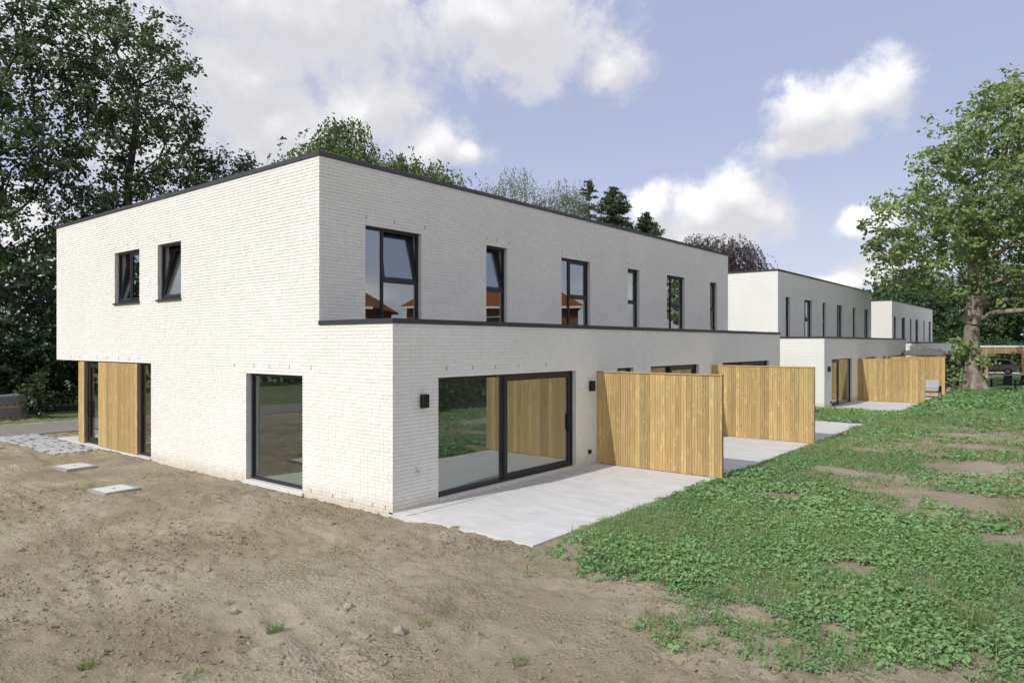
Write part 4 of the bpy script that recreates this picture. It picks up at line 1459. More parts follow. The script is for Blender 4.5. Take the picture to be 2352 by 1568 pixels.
# shoots of leaves on the trunk
rng = np.random.default_rng(9)
cs = np.array([(-0.75, -0.35, 2.2), (-0.6, -0.6, 2.5), (-0.2, -0.75, 2.75), (-0.9, -0.2, 3.0), (0.5, -0.55, 2.0), (0.7, -0.1, 1.9), (-0.9, 0.0, 1.2), (-0.95, -0.5, 0.6)])
P = (cs[:, None] + rng.normal(size=(len(cs), 55, 3)) * 0.26).reshape(-1, 3)
V, Q_ = leaf_quads(P, unit(rng.normal(size=P.shape) + np.array([0, -0.5, 0.7])), rng.uniform(0.16, 0.34, len(P)), 0.75, rng)
tag(link('trunk_shoots', np_mesh('trunk_shoots', V, Q_, np.repeat(0.45 + 0.55 * rng.random(len(P)), 4)), M['leaf_maple'], big), kind='stuff')

# ------------------------------------------------------------------ trees far behind on the right
GF = 'far trees behind the houses'
far_spec = [(-20.0, 112.0, 13.0, 6.0, 'far green tree above the farthest house, partly behind maple leaves'), (-11.5, 104.0, 11.0, 5.5, 'far rounded tree directly behind the maple trunk'),
            (-27.0, 122.0, 10.0, 5.0, 'far tree just over the roof of the second house'), (-3.5, 100.0, 10.5, 5.0, 'far tree behind the wooden carport'),
            (-15.5, 92.0, 9.5, 4.2, 'far dark tree right of the farthest house'), (-9.0, 118.0, 15.0, 6.0, 'tallest far tree near the right edge'), (1.0, 108.0, 11.0, 5.5, 'far tree at the right edge of the picture')]
for i, (x, y, h, r_, lab) in enumerate(far_spec):
    broadleaf('far_tree', (x, y, 0), wobble_trunk(h * 0.7, 7, (0, 0), 0.2, 30 + i), [(0, 0, h * 0.56, r_, r_, h * 0.44)], 80, 1.2, 1.35, 130, 0.42, 'leaf_far', 'bark', 0.3, lab, GF, 120 + i, shell=0.45)
for i, (x, y, h, r_, lab) in enumerate([(-6.0, 92.5, 3.6, 3.0, 'green bush seen through the carport opening'), (-1.2, 90.5, 4.6, 3.0, 'green bush behind the right end of the carport'), (-10.5, 88.0, 4.2, 2.6, 'dark bush behind the parasols'), (-13.5, 84.5, 4.0, 2.2, 'dark bush beside the farthest house')]):
    broadleaf('garden_bush', (x, y, 0), wobble_trunk(h * 0.5, 5, (0, 0), 0.1, 50 + i), [(0, 0, h * 0.5, r_, r_, h * 0.5)], 50, 0.6, 0.85, 120, 0.26, 'leaf_far', 'bark', 0.08, lab, 'bushes round the carport', 140 + i, shell=0.4, cat='bush')
for i, (x, y, h, r_, lab) in enumerate([(-8.6, 57.0, 2.3, 1.1, 'dark bush behind the topiary planter'), (-7.0, 59.5, 2.2, 1.2, 'dark bush left of the maple trunk')]):
    broadleaf('garden_bush', (x, y, 0), wobble_trunk(h * 0.5, 5, (0, 0), 0.05, 60 + i), [(0, 0, h * 0.5, r_, r_, h * 0.5)], 34, 0.35, 0.5, 110, 0.16, 'leaf_laurel', 'bark', 0.05, lab, 'bushes round the maple', 150 + i, shell=0.3, cat='bush')

# hedge that closes the gardens on the east (shows in the reflections of the panes)
n = 34000
hy = rng.uniform(4, 62, n); sgn = rng.random(n)
top = 2.5 + 0.5 * (fbm(hy, hy * 0, 0.5, 3, 77) - 0.5)
on_top = sgn > 0.78
P = np.stack([np.where(on_top, rng.uniform(2.0, 3.4, n), 2.0 + 0.25 * rng.random(n) ** 2 * rng.choice([-1, 1], n)), hy, np.where(on_top, top + rng.normal(size=n) * 0.08, top * rng.random(n))], 1)
V, Q_ = leaf_quads(P, unit(rng.normal(size=(n, 3)) + np.where(on_top[:, None], [0, 0, 1.2], [-1.2, 0, 0.3])), rng.uniform(0.12, 0.24, n), 0.7, rng)
hg = empty('garden_hedge', (2.6, 33, 0), 'long dark green hedge mirrored in the sliding door', 'hedge')
link('foliage', np_mesh('foliage', V - np.array([2.6, 33, 0]), Q_, np.repeat(rng.random(n), 4)), M['leaf_birch'], hg)
hc = MB().box(2.15, 4.2, -0.1, 3.1, 61.8, 2.2).build('hedge_core', M['leaf_laurel'], hg)


# ------------------------------------------------------------------ houses with orange roofs, mirrored in the upper windows
def tiled_house(cx, cy, rz, L, W_, ze, zr, label):
    e = empty('tiled_house', (cx, cy, 0), label, 'house', 'orange-roofed houses mirrored in the panes', rz)
    MB().box(-L / 2, -W_ / 2, -0.2, L / 2, W_ / 2, ze).build('wall', M['red_brick'], e, local=True)
    o = 0.45
    a = [(-L / 2 - o, -W_ / 2 - o, ze - 0.1), (L / 2 + o, -W_ / 2 - o, ze - 0.1), (L / 2 + o, W_ / 2 + o, ze - 0.1), (-L / 2 - o, W_ / 2 + o, ze - 0.1)]
    hip = W_ / 2 * 0.75
    rdg = [(-L / 2 + hip, 0, zr), (L / 2 - hip, 0, zr)]
    mb = MB(); mb.add(a + rdg, [(0, 1, 5, 4), (1, 2, 5), (2, 3, 4, 5), (3, 0, 4), (3, 2, 1, 0)])
    rf = mb.build('roof', M['tile_roof'], e, local=True)
    # rows of tiles on the slope facing the new houses
    for k in range(1, 17):
        f = k / 17
        for sgn in (-1, 1):
            y_ = sgn * (W_ / 2 + o) * (1 - f); z = ze - 0.1 + (zr - ze + 0.1) * f
            hl = (L / 2 + o) * (1 - f) + (L / 2 - hip) * f
            MB().box(-hl, y_ - 0.05, z - 0.01, hl, y_ + 0.03, z + 0.035).build('tile_course', M['tile_roof'], rf, local=True)
    mb = MB()
    for a_ in ((-L / 2 - o, -W_ / 2 - o - 0.12, L / 2 + o, -W_ / 2 - o), (-L / 2 - o, W_ / 2 + o, L / 2 + o, W_ / 2 + o + 0.12)):
        mb.box(a_[0], a_[1], ze - 0.22, a_[2], a_[3], ze - 0.08)
    mb.build('gutter', M['white_trim'], e, local=True)
    for x in (-L * 0.3, 0.1, L * 0.3):
        for s_ in (-1, 1):
            wn = MB().box(x - 0.6, s_ * (W_ / 2 + 0.0), ze - 1.9, x + 0.6, s_ * (W_ / 2 + 0.03), ze - 0.7).build('window', M['white_trim'], e, local=True)
            MB().box(x - 0.52, s_ * (W_ / 2 + 0.028), ze - 1.82, x + 0.52, s_ * (W_ / 2 + 0.036), ze - 0.78).build('pane', M['car_glass'], wn, local=True)
    MB().box(L * 0.12, -0.3, zr - 0.5, L * 0.12 + 0.6, 0.3, zr + 0.8).build('chimney', M['red_brick'], rf, local=True)
    return e


tiled_house(8.2, 37.4, R(142), 11.0, 8.0, 5.5, 7.9, 'orange-roofed house mirrored in the middle upper windows')
tiled_house(19.5, 29.0, R(142), 12.0, 8.0, 5.5, 7.9, 'orange-roofed house mirrored in the large corner window')

# ------------------------------------------------------------------ stacks of paving blocks by the road
blk = bpy.data.meshes.new('block'); _b = MB().box(-0.148, -0.098, -0.058, 0.148, 0.098, 0.058); blk.from_pydata(_b.v, [], _b.f); blk.update(); blk.materials.append(M['paver_dark'])


def block_stack(x, y, z, nxb, nyb, nzb, rz, label):
    e = empty('block_stack', (x, y, z), label, 'paving blocks', 'pallets of paving blocks', rz)
    p = MB()
    for k in range(5): p.box(-nxb * 0.15, -nyb * 0.1 + k * nyb * 0.2 / 4.6, 0.10, nxb * 0.15, -nyb * 0.1 + k * nyb * 0.2 / 4.6 + 0.1, 0.125)
    for k in (-1, 0, 1): p.box(k * nxb * 0.14 - 0.05, -nyb * 0.1, 0.0, k * nxb * 0.14 + 0.05, nyb * 0.1, 0.10)
    p.build('pallet', M['wood_brown'], e, local=True)
    for i in range(nxb):
        for j in range(nyb):
            for k in range(nzb):
                if 0 < i < nxb - 1 and 0 < j < nyb - 1 and k < nzb - 1: continue
                o = link('block', blk, None, e)
                o.location = ((i - (nxb - 1) / 2) * 0.3, (j - (nyb - 1) / 2) * 0.2, 0.187 + k * 0.12)
                o.rotation_euler = (0, 0, random.uniform(-0.02, 0.02))


block_stack(-33.7, 9.2, 0.0, 4, 5, 3, R(4), 'lower pallet of dark paving blocks by the road')
block_stack(-33.7, 9.15, 0.49, 4, 5, 3, R(1), 'upper pallet of dark paving blocks stacked on another')

# ------------------------------------------------------------------ garden things round the maple
sf = empty('lounge_sofa', (-7.35, 46.9, -0.046), 'grey cushioned garden sofa peeking out behind the timber screen', 'sofa')
SX, SY = 0.95, 0.42
mb = MB()
for sx in (-1, 1):
    for sy in (-1, 1):
        MB().box(sx * SX - 0.025, sy * SY - 0.025, 0, sx * SX + 0.025, sy * SY + 0.025, 0.3 if sy < 0 else 0.66).build('leg', M['metal'], sf, local=True)
MB().box(-SX - 0.025, -SY - 0.025, 0.3, SX + 0.025, SY + 0.025, 0.35).build('seat_frame', M['metal'], sf, local=True)
for sx in (-1, 1):
    m_ = MB()
    for k in range(6): m_.tube([(sx * SX, -SY + 0.1 + k * 0.15, 0.33), (sx * SX, -SY + 0.1 + k * 0.15, 0.62)], 0.011, 6)
    m_.box(sx * SX - 0.02, -SY, 0.62, sx * SX + 0.02, SY, 0.66); m_.build('armrest', M['metal'], sf, local=True)
MB().box(-SX + 0.03, -SY, 0.352, SX - 0.03, SY - 0.05, 0.50).build('seat_cushion', M['fabric_grey'], sf, local=True, bevel=0.04)
for x in (-0.46, 0.46):
    m_ = MB(); m_.add([(x - 0.44, 0.10, 0.5), (x + 0.44, 0.10, 0.5), (x + 0.44, 0.30, 0.5), (x - 0.44, 0.30, 0.5), (x - 0.43, 0.24, 0.98), (x + 0.43, 0.24, 0.98), (x + 0.43, 0.38, 0.98), (x - 0.43, 0.38, 0.98)], BOXF)
    m_.build('back_cushion', M['fabric_grey'], sf, local=True, bevel=0.05)


def parasol(x, y, z, h, r, tilt, mat, label):
    e = empty('parasol', (x, y, z), label, 'parasol', 'parasols behind the timber screens')
    MB().lathe([(0.0, 0), (0.32, 0), (0.32, 0.05), (0.06, 0.09), (0.05, 0.3)], 0, 0).build('base', M['planter'], e, local=True)
    MB().tube([(0, 0, 0.05), (0, 0, h)], 0.022, 8).build('pole', M['rim'], e, local=True)
    m_ = MB(); n = 8
    tm = Matrix.Rotation(tilt, 3, 'Y')
    pts = [tm @ Vector((0, 0, 0.42))]
    mid = []
    for k in range(n):
        a = 2 * math.pi * k / n
        pts.append(tm @ Vector((r * 0.55 * math.cos(a), r * 0.55 * math.sin(a), 0.24)))
    for k in range(n):
        a = 2 * math.pi * k / n
        pts.append(tm @ Vector((r * math.cos(a), r * math.sin(a), 0.0)))
    for k in range(n):
        a = 2 * math.pi * k / n
        pts.append(tm @ Vector((r * math.cos(a), r * math.sin(a), -0.12)))
    fs = []
    for k in range(n):
        k2 = (k + 1) % n
        fs += [(0, 1 + k, 1 + k2), (1 + k, 1 + n + k, 1 + n + k2, 1 + k2), (1 + n + k, 1 + 2 * n + k, 1 + 2 * n + k2, 1 + n + k2)]
    m_.add([p + Vector((0, 0, h - 0.42)) for p in pts], fs)
    c = m_.build('canopy', M[mat], e, local=True)
    sm = c.modifiers.new('thick', 'SOLIDIFY'); sm.thickness = 0.012
    for k in range(n):
        a = 2 * math.pi * k / n
        p1 = tm @ Vector((r * 0.97 * math.cos(a), r * 0.97 * math.sin(a), -0.02)); p0 = tm @ Vector((0, 0, 0.38))
        MB().tube([p0 + Vector((0, 0, h - 0.42)), p1 + Vector((0, 0, h - 0.42))], 0.012, 5).build('rib', M['rim'], e, local=True)


parasol(-8.3, 54.6, -0.05, 2.85, 1.7, 0.0, 'canvas_dark', 'wide dark grey parasol showing over the timber screens')
parasol(-7.25, 56.2, -0.05, 2.1, 1.25, R(14), 'canvas_navy', 'lower tilted navy parasol close to the maple trunk')

pl = empty('topiary_planter', (-6.95, 51.2, 0.0), 'grey square planter with a small round-headed tree', 'planter')
mb = MB(); mb.add([(-0.24, -0.24, 0), (0.24, -0.24, 0), (0.24, 0.24, 0), (-0.24, 0.24, 0), (-0.3, -0.3, 0.45), (0.3, -0.3, 0.45), (0.3, 0.3, 0.45), (-0.3, 0.3, 0.45)], BOXF); mb.build('pot', M['planter'], pl, local=True, bevel=0.01)
MB().tube([(0, 0, 0.4), (0.02, 0, 0.9), (0, 0.01, 1.25)], 0.02, 7).build('stem', M['bark_plane'], pl, local=True)
P = rng.normal(size=(900, 3)) * 0.2 + np.array([0, 0, 1.45])
V, Q_ = leaf_quads(P, unit(rng.normal(size=P.shape) + np.array([0, 0, 0.4])), rng.uniform(0.07, 0.13, 900), 0.7, rng)
link('crown', np_mesh('crown', V, Q_, np.repeat(rng.random(900), 4)), M['leaf_birch'], pl)

tp = MB().box(-5.2, 52.6, -0.15, 3.0, 60.5, 0.06).build('dark_terrace', M['darkstone']); tag(tp, 'dark tiled terrace under the black garden chairs', kind='structure')
tb = empty('garden_table', (-4.0, 54.9, 0.06), 'low dark garden table beside the maple trunk', 'table')
MB().box(-0.7, -0.45, 0.68, 0.7, 0.45, 0.72).build('tabletop', M['black'], tb, local=True)
for sx in (-1, 1):
    for sy in (-1, 1): MB().box(sx * 0.62 - 0.03, sy * 0.38 - 0.03, 0, sx * 0.62 + 0.03, sy * 0.38 + 0.03, 0.68).build('leg', M['black'], tb, local=True)


def garden_chair(x, y, rz, label):
    e = empty('garden_chair', (x, y, 0.06), label, 'chair', 'black garden chairs', rz)
    MB().box(-0.27, -0.26, 0.40, 0.27, 0.27, 0.46).build('seat', M['fabric_black'], e, local=True, bevel=0.02)
    m_ = MB(); m_.add([(-0.27, -0.27, 0.45), (0.27, -0.27, 0.45), (0.27, -0.22, 0.45), (-0.27, -0.22, 0.45), (-0.25, -0.42, 1.02), (0.25, -0.42, 1.02), (0.25, -0.37, 1.02), (-0.25, -0.37, 1.02)], BOXF)
    m_.build('backrest', M['fabric_black'], e, local=True, bevel=0.02)
    for sx in (-1, 1):
        MB().tube([(sx * 0.25, -0.25, 0.42), (sx * 0.28, -0.33, 0)], 0.016, 6).build('leg', M['black'], e, local=True)
        MB().tube([(sx * 0.25, 0.23, 0.42), (sx * 0.28, 0.28, 0)], 0.016, 6).build('leg', M['black'], e, local=True)
        MB().tube([(sx * 0.28, 0.22, 0.43), (sx * 0.29, 0.2, 0.66), (sx * 0.28, -0.3, 0.68)], 0.016, 6).build('armrest', M['black'], e, local=True)


garden_chair(-3.85, 53.6, R(35), 'black garden chair turned away, nearer to the maple trunk')
garden_chair(-3.2, 54.6, R(60), 'black garden chair just behind the nearer one')
pt = empty('potted_plant', (-2.35, 53.2, 0.06), 'leafy plant in a round grey pot at the right edge', 'potted plant')
MB().lathe([(0.0, 0), (0.16, 0), (0.27, 0.16), (0.26, 0.34), (0.19, 0.42), (0.17, 0.40), (0.0, 0.38)], 0, 0).build('pot', M['planter'], pt, local=True, smooth=True)
P = rng.normal(size=(420, 3)) * np.array([0.24, 0.24, 0.30]) + np.array([0, 0, 0.85])
V, Q_ = leaf_quads(P, unit(rng.normal(size=P.shape) + np.array([0, 0, 0.7])), rng.uniform(0.10, 0.22, 420), 0.55, rng)
link('foliage', np_mesh('foliage', V, Q_, np.repeat(rng.random(420), 4)), M['leaf_laurel'], pt)

# ------------------------------------------------------------------ carport and car
CY = 77.0
cp = empty('carport', (-3.0, CY, 0), 'brown timber carport with open bay and white roof edge', 'carport')
cm_ = plank_mesh(0.19, 2.72, 0.05, 0); cm_.materials.append(M['wood_brown'])
cs_ = plank_mesh(0.19, 0.55, 0.05, 0); cs_.materials.append(M['wood_brown'])


def carport_pier(u0, u1):
    b = MB().box(u0, CY + 0.03, 0, u1, CY + 0.5, 2.7).build('pier', M['wood_brown'], cp)
    n = int((u1 - u0) / 0.2)
    for i in range(n):
        o = link('plank', cm_, None, b); o.location = Vector((u0 + (i + 0.5) * (u1 - u0) / n, CY, 0)) - wloc(b)


carport_pier(-8.1, -6.75); carport_pier(-4.25, -2.0)
ln_ = MB().box(-6.75, CY + 0.03, 2.17, -4.25, CY + 0.5, 2.7).build('lintel', M['wood_brown'], cp)
for i in range(12):
    o = link('plank', cs_, None, ln_); o.location = Vector((-6.75 + (i + 0.5) * 2.5 / 12, CY, 2.17)) - wloc(ln_)
MB().box(-8.3, CY - 0.08, 2.74, 1.5, CY + 6.5, 2.86).build('roof', M['white_trim'], cp)
MB().box(-2.0, CY + 0.03, 0, 1.4, CY + 0.2, 2.7).build('side_wall', M['wood_brown'], cp)
dv = MB().box(-12, CY - 1.2, -0.1, 2, CY + 14, 0.05).build('driveway', M['concrete']); tag(dv, 'pale driveway strip in front of the carport', kind='structure')

car = empty('parked_car', (-7.0, 84.5, 0.05), 'champagne hatchback standing in the carport, rear wheel showing', 'car', rz=0)


def car_body():
    prof = [(-2.1, 0.32), (-2.12, 0.62), (-1.95, 0.82), (-1.15, 0.96), (-0.55, 1.36), (-0.1, 1.47), (0.9, 1.48), (1.55, 1.40), (1.9, 1.02), (2.08, 0.9), (2.1, 0.5), (2.02, 0.3)]
    m_ = MB(); W = 0.86
    n = len(prof)
    V = []
    for s_ in (-1, 1):
        for (x, z) in prof:
            k = 1.0 if z < 0.97 else 1.0 - 0.28 * (z - 0.97)
            V.append((x, s_ * W * k, z))
    F_ = [(i, (i + 1) % n, n + (i + 1) % n, n + i) for i in range(n)]
    m_.add(V, F_ + [tuple(range(n))[::-1], tuple(range(n, 2 * n))])
    return m_


bd = car_body().build('body', M['car_paint'], car, local=True, bevel=0.05)
for s_ in (-1, 1):
    for seg in ([(-1.02, 0.98), (-0.5, 1.33), (0.28, 1.40), (0.28, 0.98)], [(0.34, 0.98), (0.34, 1.40), (1.30, 1.36), (1.62, 1.02)]):
        yb = lambda z: s_ * (0.868 * (1.0 - 0.28 * max(0, z - 0.97)))
        m_ = MB(); m_.add([(x, yb(z), z) for x, z in seg] + [(x, yb(z) - s_ * 0.02, z) for x, z in seg], [(0, 1, 2, 3), (7, 6, 5, 4), (0, 4, 5, 1), (1, 5, 6, 2), (2, 6, 7, 3), (3, 7, 4, 0)])
        m_.build('side_window', M['car_glass'], car, local=True)
    MB().box(0.45, s_ * 0.862, 0.86, 0.62, s_ * 0.885, 0.89).build('door_handle', M['black'], car, local=True)
    MB().box(-1.3, s_ * 0.862, 0.36, 1.0, s_ * 0.875, 0.42).build('side_strip', M['black'], car, local=True)
    MB().box(1.94, s_ * 0.5, 0.78, 2.11, s_ * 0.83, 1.0).build('tail_light', M['red_lamp'], car, local=True)
    for x in (-1.3, 1.28):
        w_ = MB().tube([(x, s_ * 0.68, 0.31), (x, s_ * 0.885, 0.31)], 0.31, 24).build('wheel', M['rubber'], car, local=True)
        r_ = MB().tube([(x, s_ * 0.87, 0.31), (x, s_ * 0.892, 0.31)], 0.2, 20)
        r_.build('rim', M['rim'], w_, local=True)
        for k in range(5):
            a = 2 * math.pi * k / 5
            MB().tube([(x + 0.1 * math.cos(a), s_ * 0.893, 0.31 + 0.1 * math.sin(a)), (x + 0.1 * math.cos(a), s_ * 0.896, 0.31 + 0.1 * math.sin(a))], 0.035, 8).build('rim_hole', M['rubber'], w_, local=True)

# ------------------------------------------------------------------ weeds and grass on the lawn
rng = np.random.default_rng(77)


def scatter(n, x0, x1, y0, y1, power=1.0):
    x = rng.uniform(x0, x1, n); y = rng.uniform(y0, y1, n)
    k = rng.random(n) < weed_cover(x, y) ** power
    return x[k], y[k]


def weed_leaves(x, y, leaf, hgt, per, spread):
    n = len(x)
    z = ground_z(x, y)
    kind = fbm(x, y, 0.7, 3, 88)
    size = rng.uniform(0.6, 1.25, n) * (0.7 + 0.6 * sstep(0.35, 0.65, kind))
    a = rng.uniform(0, 2 * math.pi, (n, per)); f = (np.arange(per) + 0.5) / per
    rr = spread * size[:, None] * np.sqrt(rng.random((n, per)))
    zz = hgt * size[:, None] * (0.15 + 0.85 * rng.random((n, per)) * (1 - 0.5 * rr / (spread * 1.3)))
    P = np.stack([x[:, None] + rr * np.cos(a), y[:, None] + rr * np.sin(a), z[:, None] + zz], -1)
    N = unit(np.stack([np.cos(a) * 0.45, np.sin(a) * 0.45, np.ones_like(a)], -1) + rng.normal(size=P.shape) * 0.32)
    ax = np.stack([np.cos(a), np.sin(a), -0.15 + 0 * a], -1) + rng.normal(size=P.shape) * 0.3
    L = (leaf * size[:, None] * rng.uniform(0.6, 1.3, (n, per))).ravel()
    patch = sstep(0.3, 0.7, fbm(x, y, 0.45, 3, 99))
    T = np.clip(0.12 + 0.42 * patch[:, None] + 0.25 * rng.random((n, 1)) + 0.4 * (rng.random((n, per)) - 0.4), 0, 1)
    return P.reshape(-1, 3), N.reshape(-1, 3), L, ax.reshape(-1, 3), T.ravel()


def six_leaf(P, N, L, A, wr=0.78):
    """ovate leaf folded along its midrib: two quads"""
    A = unit(A - N * np.sum(A * N, -1, keepdims=True)); B = np.cross(N, A); L = L[:, None]
    up_ = N * L * 0.13
    V = np.stack([P - A * L * 0.5, P - A * L * 0.22 + B * L * wr * 0.45 + up_, P + A * L * 0.18 + B * L * wr * 0.42 + up_, P + A * L * 0.5,
                  P + A * L * 0.18 - B * L * wr * 0.42 + up_, P - A * L * 0.22 - B * L * wr * 0.45 + up_], 1).reshape(-1, 3)
    b = np.arange(len(P))[:, None] * 6
    return V, np.concatenate([b + np.array([0, 1, 2, 3]), b + np.array([0, 3, 4, 5])])


for (cnt_, x0, x1, y0, y1, leaf, hgt, per, spread) in [
        (11500, -7.0, 1.2, 6.2, 12.5, 0.039, 0.095, 10, 0.08), (9500, -7.0, 1.8, 12.5, 21, 0.058, 0.10, 8, 0.10),
        (8000, -14.0, 1.8, 21, 38, 0.08, 0.10, 6, 0.13), (6500, -9.6, 1.8, 38, 76, 0.13, 0.12, 5, 0.22)]:
    x, y = scatter(cnt_, x0, x1, y0, y1, 0.8)
    if y0 > 20:
        k = ~((x < TERR_X + 0.05) & (((y > 35.25) & (y < 56)) | ((y < 29.1)) | (y > 61))); x, y = x[k], y[k]
    P, N, L, A, T = weed_leaves(x, y, leaf, hgt, per, spread)
    V, Q_ = six_leaf(P, N, L, A)
    tag(link('weeds', np_mesh('weeds', V, Q_, np.repeat(T, 6)), M['weed']), 'low leafy weeds covering the lawn', kind='stuff')


def blades(x, y, per, hgt, wid, spread):
    n = len(x); z = ground_z(x, y)
    a = rng.uniform(0, 2 * math.pi, (n, per)); rr = spread * np.sqrt(rng.random((n, per)))
    h = hgt * rng.uniform(0.4, 1.3, (n, per))
    B0 = np.stack([x[:, None] + rr * np.cos(a), y[:, None] + rr * np.sin(a), z[:, None] + 0 * a - 0.01], -1).reshape(-1, 3)
    lean = np.stack([np.cos(a), np.sin(a), 0 * a], -1).reshape(-1, 3) * rng.uniform(0.1, 0.9, n * per)[:, None] * h.reshape(-1, 1)
    lean += rng.normal(size=lean.shape) * 0.15 * h.reshape(-1, 1) * np.array([1, 1, 0])
    up_ = np.zeros_like(lean); up_[:, 2] = h.ravel()
    b = rng.uniform(0, 2 * math.pi, n * per); sd_ = np.stack([np.cos(b), np.sin(b), 0 * b], -1) * wid
    m1 = B0 + up_ * 0.55 + lean * 0.3; tip = B0 + up_ * 0.9 + lean
    V = np.stack([B0 - sd_, B0 + sd_, m1 + sd_ * 0.8, m1 - sd_ * 0.8, tip], 1).reshape(-1, 3)
    k = np.arange(n * per)[:, None] * 5
    F_ = np.concatenate([k + np.array([0, 1, 2]), k + np.array([0, 2, 3]), k + np.array([3, 2, 4])])
    T = np.repeat(np.clip(rng.random((n, 1)) * 0.7 + rng.random((n, per)) * 0.4, 0, 1).ravel(), 5)
    return V, F_, T


for (cnt_, x0, x1, y0, y1, per, hgt, wid, spread) in [(4200, -6.9, 1.2, 6.4, 12.5, 7, 0.16, 0.0035, 0.05), (5200, -6.9, 1.8, 12.5, 24, 7, 0.14, 0.005, 0.09), (7500, -14, 1.8, 24, 50, 8, 0.13, 0.010, 0.2), (4500, -9, 3, 50, 78, 8, 0.14, 0.018, 0.35)]:
    x, y = scatter(cnt_, x0, x1, y0, y1, 0.6)
    if y0 > 12:
        k = ~((x < TERR_X + 0.05) & (((y > 35.25) & (y < 56)) | ((y < 29.1)) | (y > 61))); x, y = x[k], y[k]
    V, F_, T = blades(x, y, per, hgt, wid, spread)
    tag(link('grass', np_mesh('grass', V, F_, T), M['grass']), 'grass blades growing among the weeds', kind='stuff')

# dry straw-coloured grass in the thin places of the lawn
M['straw'] = leaf_mat('dry_grass', (0.28, 0.25, 0.13), (0.50, 0.46, 0.28), 0.3, 0.7, 0.15)
for (cnt_, x0, x1, y0, y1, per, hgt, wid, spread) in [(1500, -6.6, 1.2, 6.6, 13, 5, 0.11, 0.003, 0.07), (4200, -6.2, 1.8, 13, 32, 7, 0.11, 0.006, 0.16)]:
    x = rng.uniform(x0, x1, cnt_); y = rng.uniform(y0, y1, cnt_); c_ = weed_cover(x, y)
    k = (c_ > 0.02) & (rng.random(cnt_) < 0.25 + 0.75 * sstep(0.42, 0.6, fbm(x, y, 0.5, 3, 191)))
    V, F_, T = blades(x[k], y[k], per, hgt, wid, spread)
    tag(link('dry_grass', np_mesh('dry_grass', V, F_, T), M['straw']), 'dry straw-coloured grass among the weeds', kind='stuff')

# thin seedlings over the bare soil
x = rng.uniform(-22, -0.5, 2600); y = rng.uniform(2.0, 8.2, 2600)
k = (fbm(x, y, 0.5, 4, 131) > 0.52) & (rng.random(2600) < 0.55); x, y = x[k], y[k]
V, F_, T = blades(x, y, 3, 0.035, 0.0025, 0.03)
tag(link('seedlings', np_mesh('seedlings', V, F_, T), M['grass']), 'thin seedlings dotting the bare soil', kind='stuff')

# grass tufts one can count on the bare soil
for i, (tx, ty, s_, n, lab) in enumerate([
        (-6.65, 4.19, 1.1, 110, 'bushy green tuft in the middle of the bare soil'), (-7.31, 2.63, 1.0, 70, 'green tuft near the lower left corner'),
        (-5.5, 5.28, 0.8, 40, 'small upright tuft right of the bushy one'), (-4.16, 5.24, 0.9, 55, 'small tuft near the bottom edge, below the terrace corner'),
        (-6.35, 3.13, 0.8, 50, 'small tuft at the bottom edge, left of centre'), (-7.84, 4.37, 0.7, 40, 'pale thin tuft behind the bushy one'), (-0.9, 8.75, 2.2, 110, 'tall grass tuft at the right of the weeds')]):
    V, F_, T = blades(np.array([tx]), np.array([ty]), n, 0.12 * s_, 0.0035, 0.075 * math.sqrt(s_))
    c = np.array([tx, ty, float(ground_z(tx, ty))])
    tag(link('grass_tuft', np_mesh('grass_tuft', V - c, F_, T), M['grass']), lab, 'grass', 'grass tufts on the soil').location = c

# ------------------------------------------------------------------ stones and clods on the soil
M['rock'] = simple('pale_stone', (0.36, 0.32, 0.26), 0.9, 0.15, 0, 0.3, 14, 0.4)
M['clod'] = simple('soil_clod', (0.29, 0.24, 0.17), 0.95, 0.1, 0, 0.3, 14, 0.5)


def rock_mesh(seed, flat=0.7):
    rg = np.random.default_rng(seed)
    t_ = (1 + 5 ** 0.5) / 2
    v = unit(np.array([(-1, t_, 0), (1, t_, 0), (-1, -t_, 0), (1, -t_, 0), (0, -1, t_), (0, 1, t_), (0, -1, -t_), (0, 1, -t_), (t_, 0, -1), (t_, 0, 1), (-t_, 0, -1), (-t_, 0, 1)], float))
    f = np.array([(0, 11, 5), (0, 5, 1), (0, 1, 7), (0, 7, 10), (0, 10, 11), (1, 5, 9), (5, 11, 4), (11, 10, 2), (10, 7, 6), (7, 1, 8), (3, 9, 4), (3, 4, 2), (3, 2, 6), (3, 6, 8), (3, 8, 9), (4, 9, 5), (2, 4, 11), (6, 2, 10), (8, 6, 7), (9, 8, 1)])
    return v * rg.uniform(0.65, 1.25, (12, 1)) * np.array([1, 0.8, flat]), f


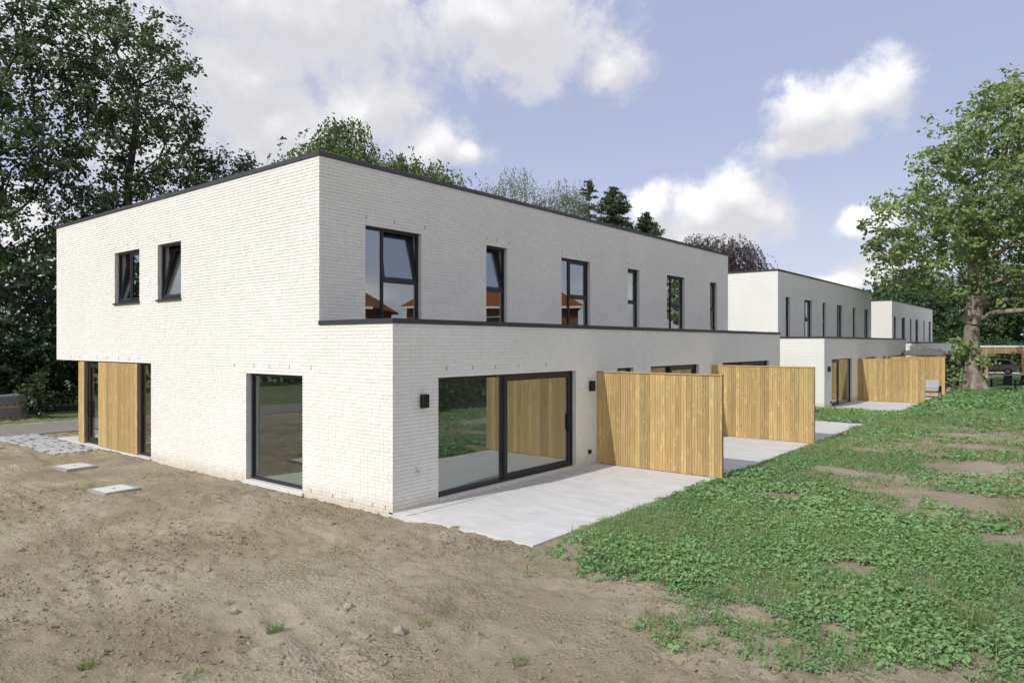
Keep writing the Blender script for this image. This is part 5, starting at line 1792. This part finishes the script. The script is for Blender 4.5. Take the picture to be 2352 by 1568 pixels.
for i, (tx, ty, s_, lab) in enumerate([
        (-9.18, 4.77, 0.075, 'pale angular stone standing up in the bare soil'), (-5.59, 4.99, 0.085, 'flat pale stone among grass blades near the bottom'),
        (-4.94, 5.51, 0.06, 'grey stone right of the flat pale one'), (-6.59, 5.11, 0.075, 'brown stone left of the terrace corner'),
        (-7.49, 4.23, 0.07, 'grey stone behind the bushy grass tuft'), (-12.16, 3.48, 0.06, 'small pale stone at the left edge of the soil'),
        (-9.78, 7.27, 0.055, 'dark round clod in front of the wall corner'), (-8.67, 3.75, 0.05, 'dark clod in the smooth soil left of centre')]):
    v, f = rock_mesh(300 + i, 0.75)
    o = link('stone', np_mesh('stone', v * s_, f), M['clod'] if 'clod' in lab else M['rock'])
    o.location = (tx, ty, float(ground_z(tx, ty)) + s_ * 0.25); o.rotation_euler = (0.2 * i, 0.3, i)
    tag(o, lab, 'stone', 'stones lying on the soil')
n = 46000
x = rng.uniform(-18, -0.5, n); y = rng.uniform(1.8, 8.4, n)
dens = sstep(0.40, 0.62, fbm(x, y, 0.9, 3, 151)) * 0.85 + 0.10
k = (weed_cover(x, y) < 0.5) & (rng.random(n) < dens) & ~((x > XC) & (x < TERR_X) & (y > YC - 0.1))
x, y = x[k], y[k]; z = ground_z(x, y); n = len(x)
oct_ = np.array([(1, 0, 0), (0, 1, 0), (-1, 0, 0), (0, -1, 0), (0, 0, 1), (0, 0, -1)], float)
octf = np.array([(0, 1, 4), (1, 2, 4), (2, 3, 4), (3, 0, 4), (1, 0, 5), (2, 1, 5), (3, 2, 5), (0, 3, 5)])
sz = 0.006 + 0.030 * rng.random(n) ** 5
vv = oct_[None] * rng.uniform(0.6, 1.3, (n, 6, 1)) * np.stack([np.ones(n), rng.uniform(0.6, 1.1, n), rng.uniform(0.45, 0.85, n)], -1)[:, None] + rng.normal(size=(n, 6, 3)) * 0.14
a = rng.uniform(0, 6.28, n); c, sn = np.cos(a)[:, None], np.sin(a)[:, None]
vv = np.stack([vv[..., 0] * c - vv[..., 1] * sn, vv[..., 0] * sn + vv[..., 1] * c, vv[..., 2]], -1) * sz[:, None, None]
vv = vv + np.stack([x, y, z + sz * 0.12], -1)[:, None]
ff = (octf[None] + (np.arange(n) * 6)[:, None, None]).reshape(-1, 3)
tag(link('clods', np_mesh('clods', vv.reshape(-1, 3), ff), M['clod']), 'loose clods and crumbs of soil', kind='stuff')
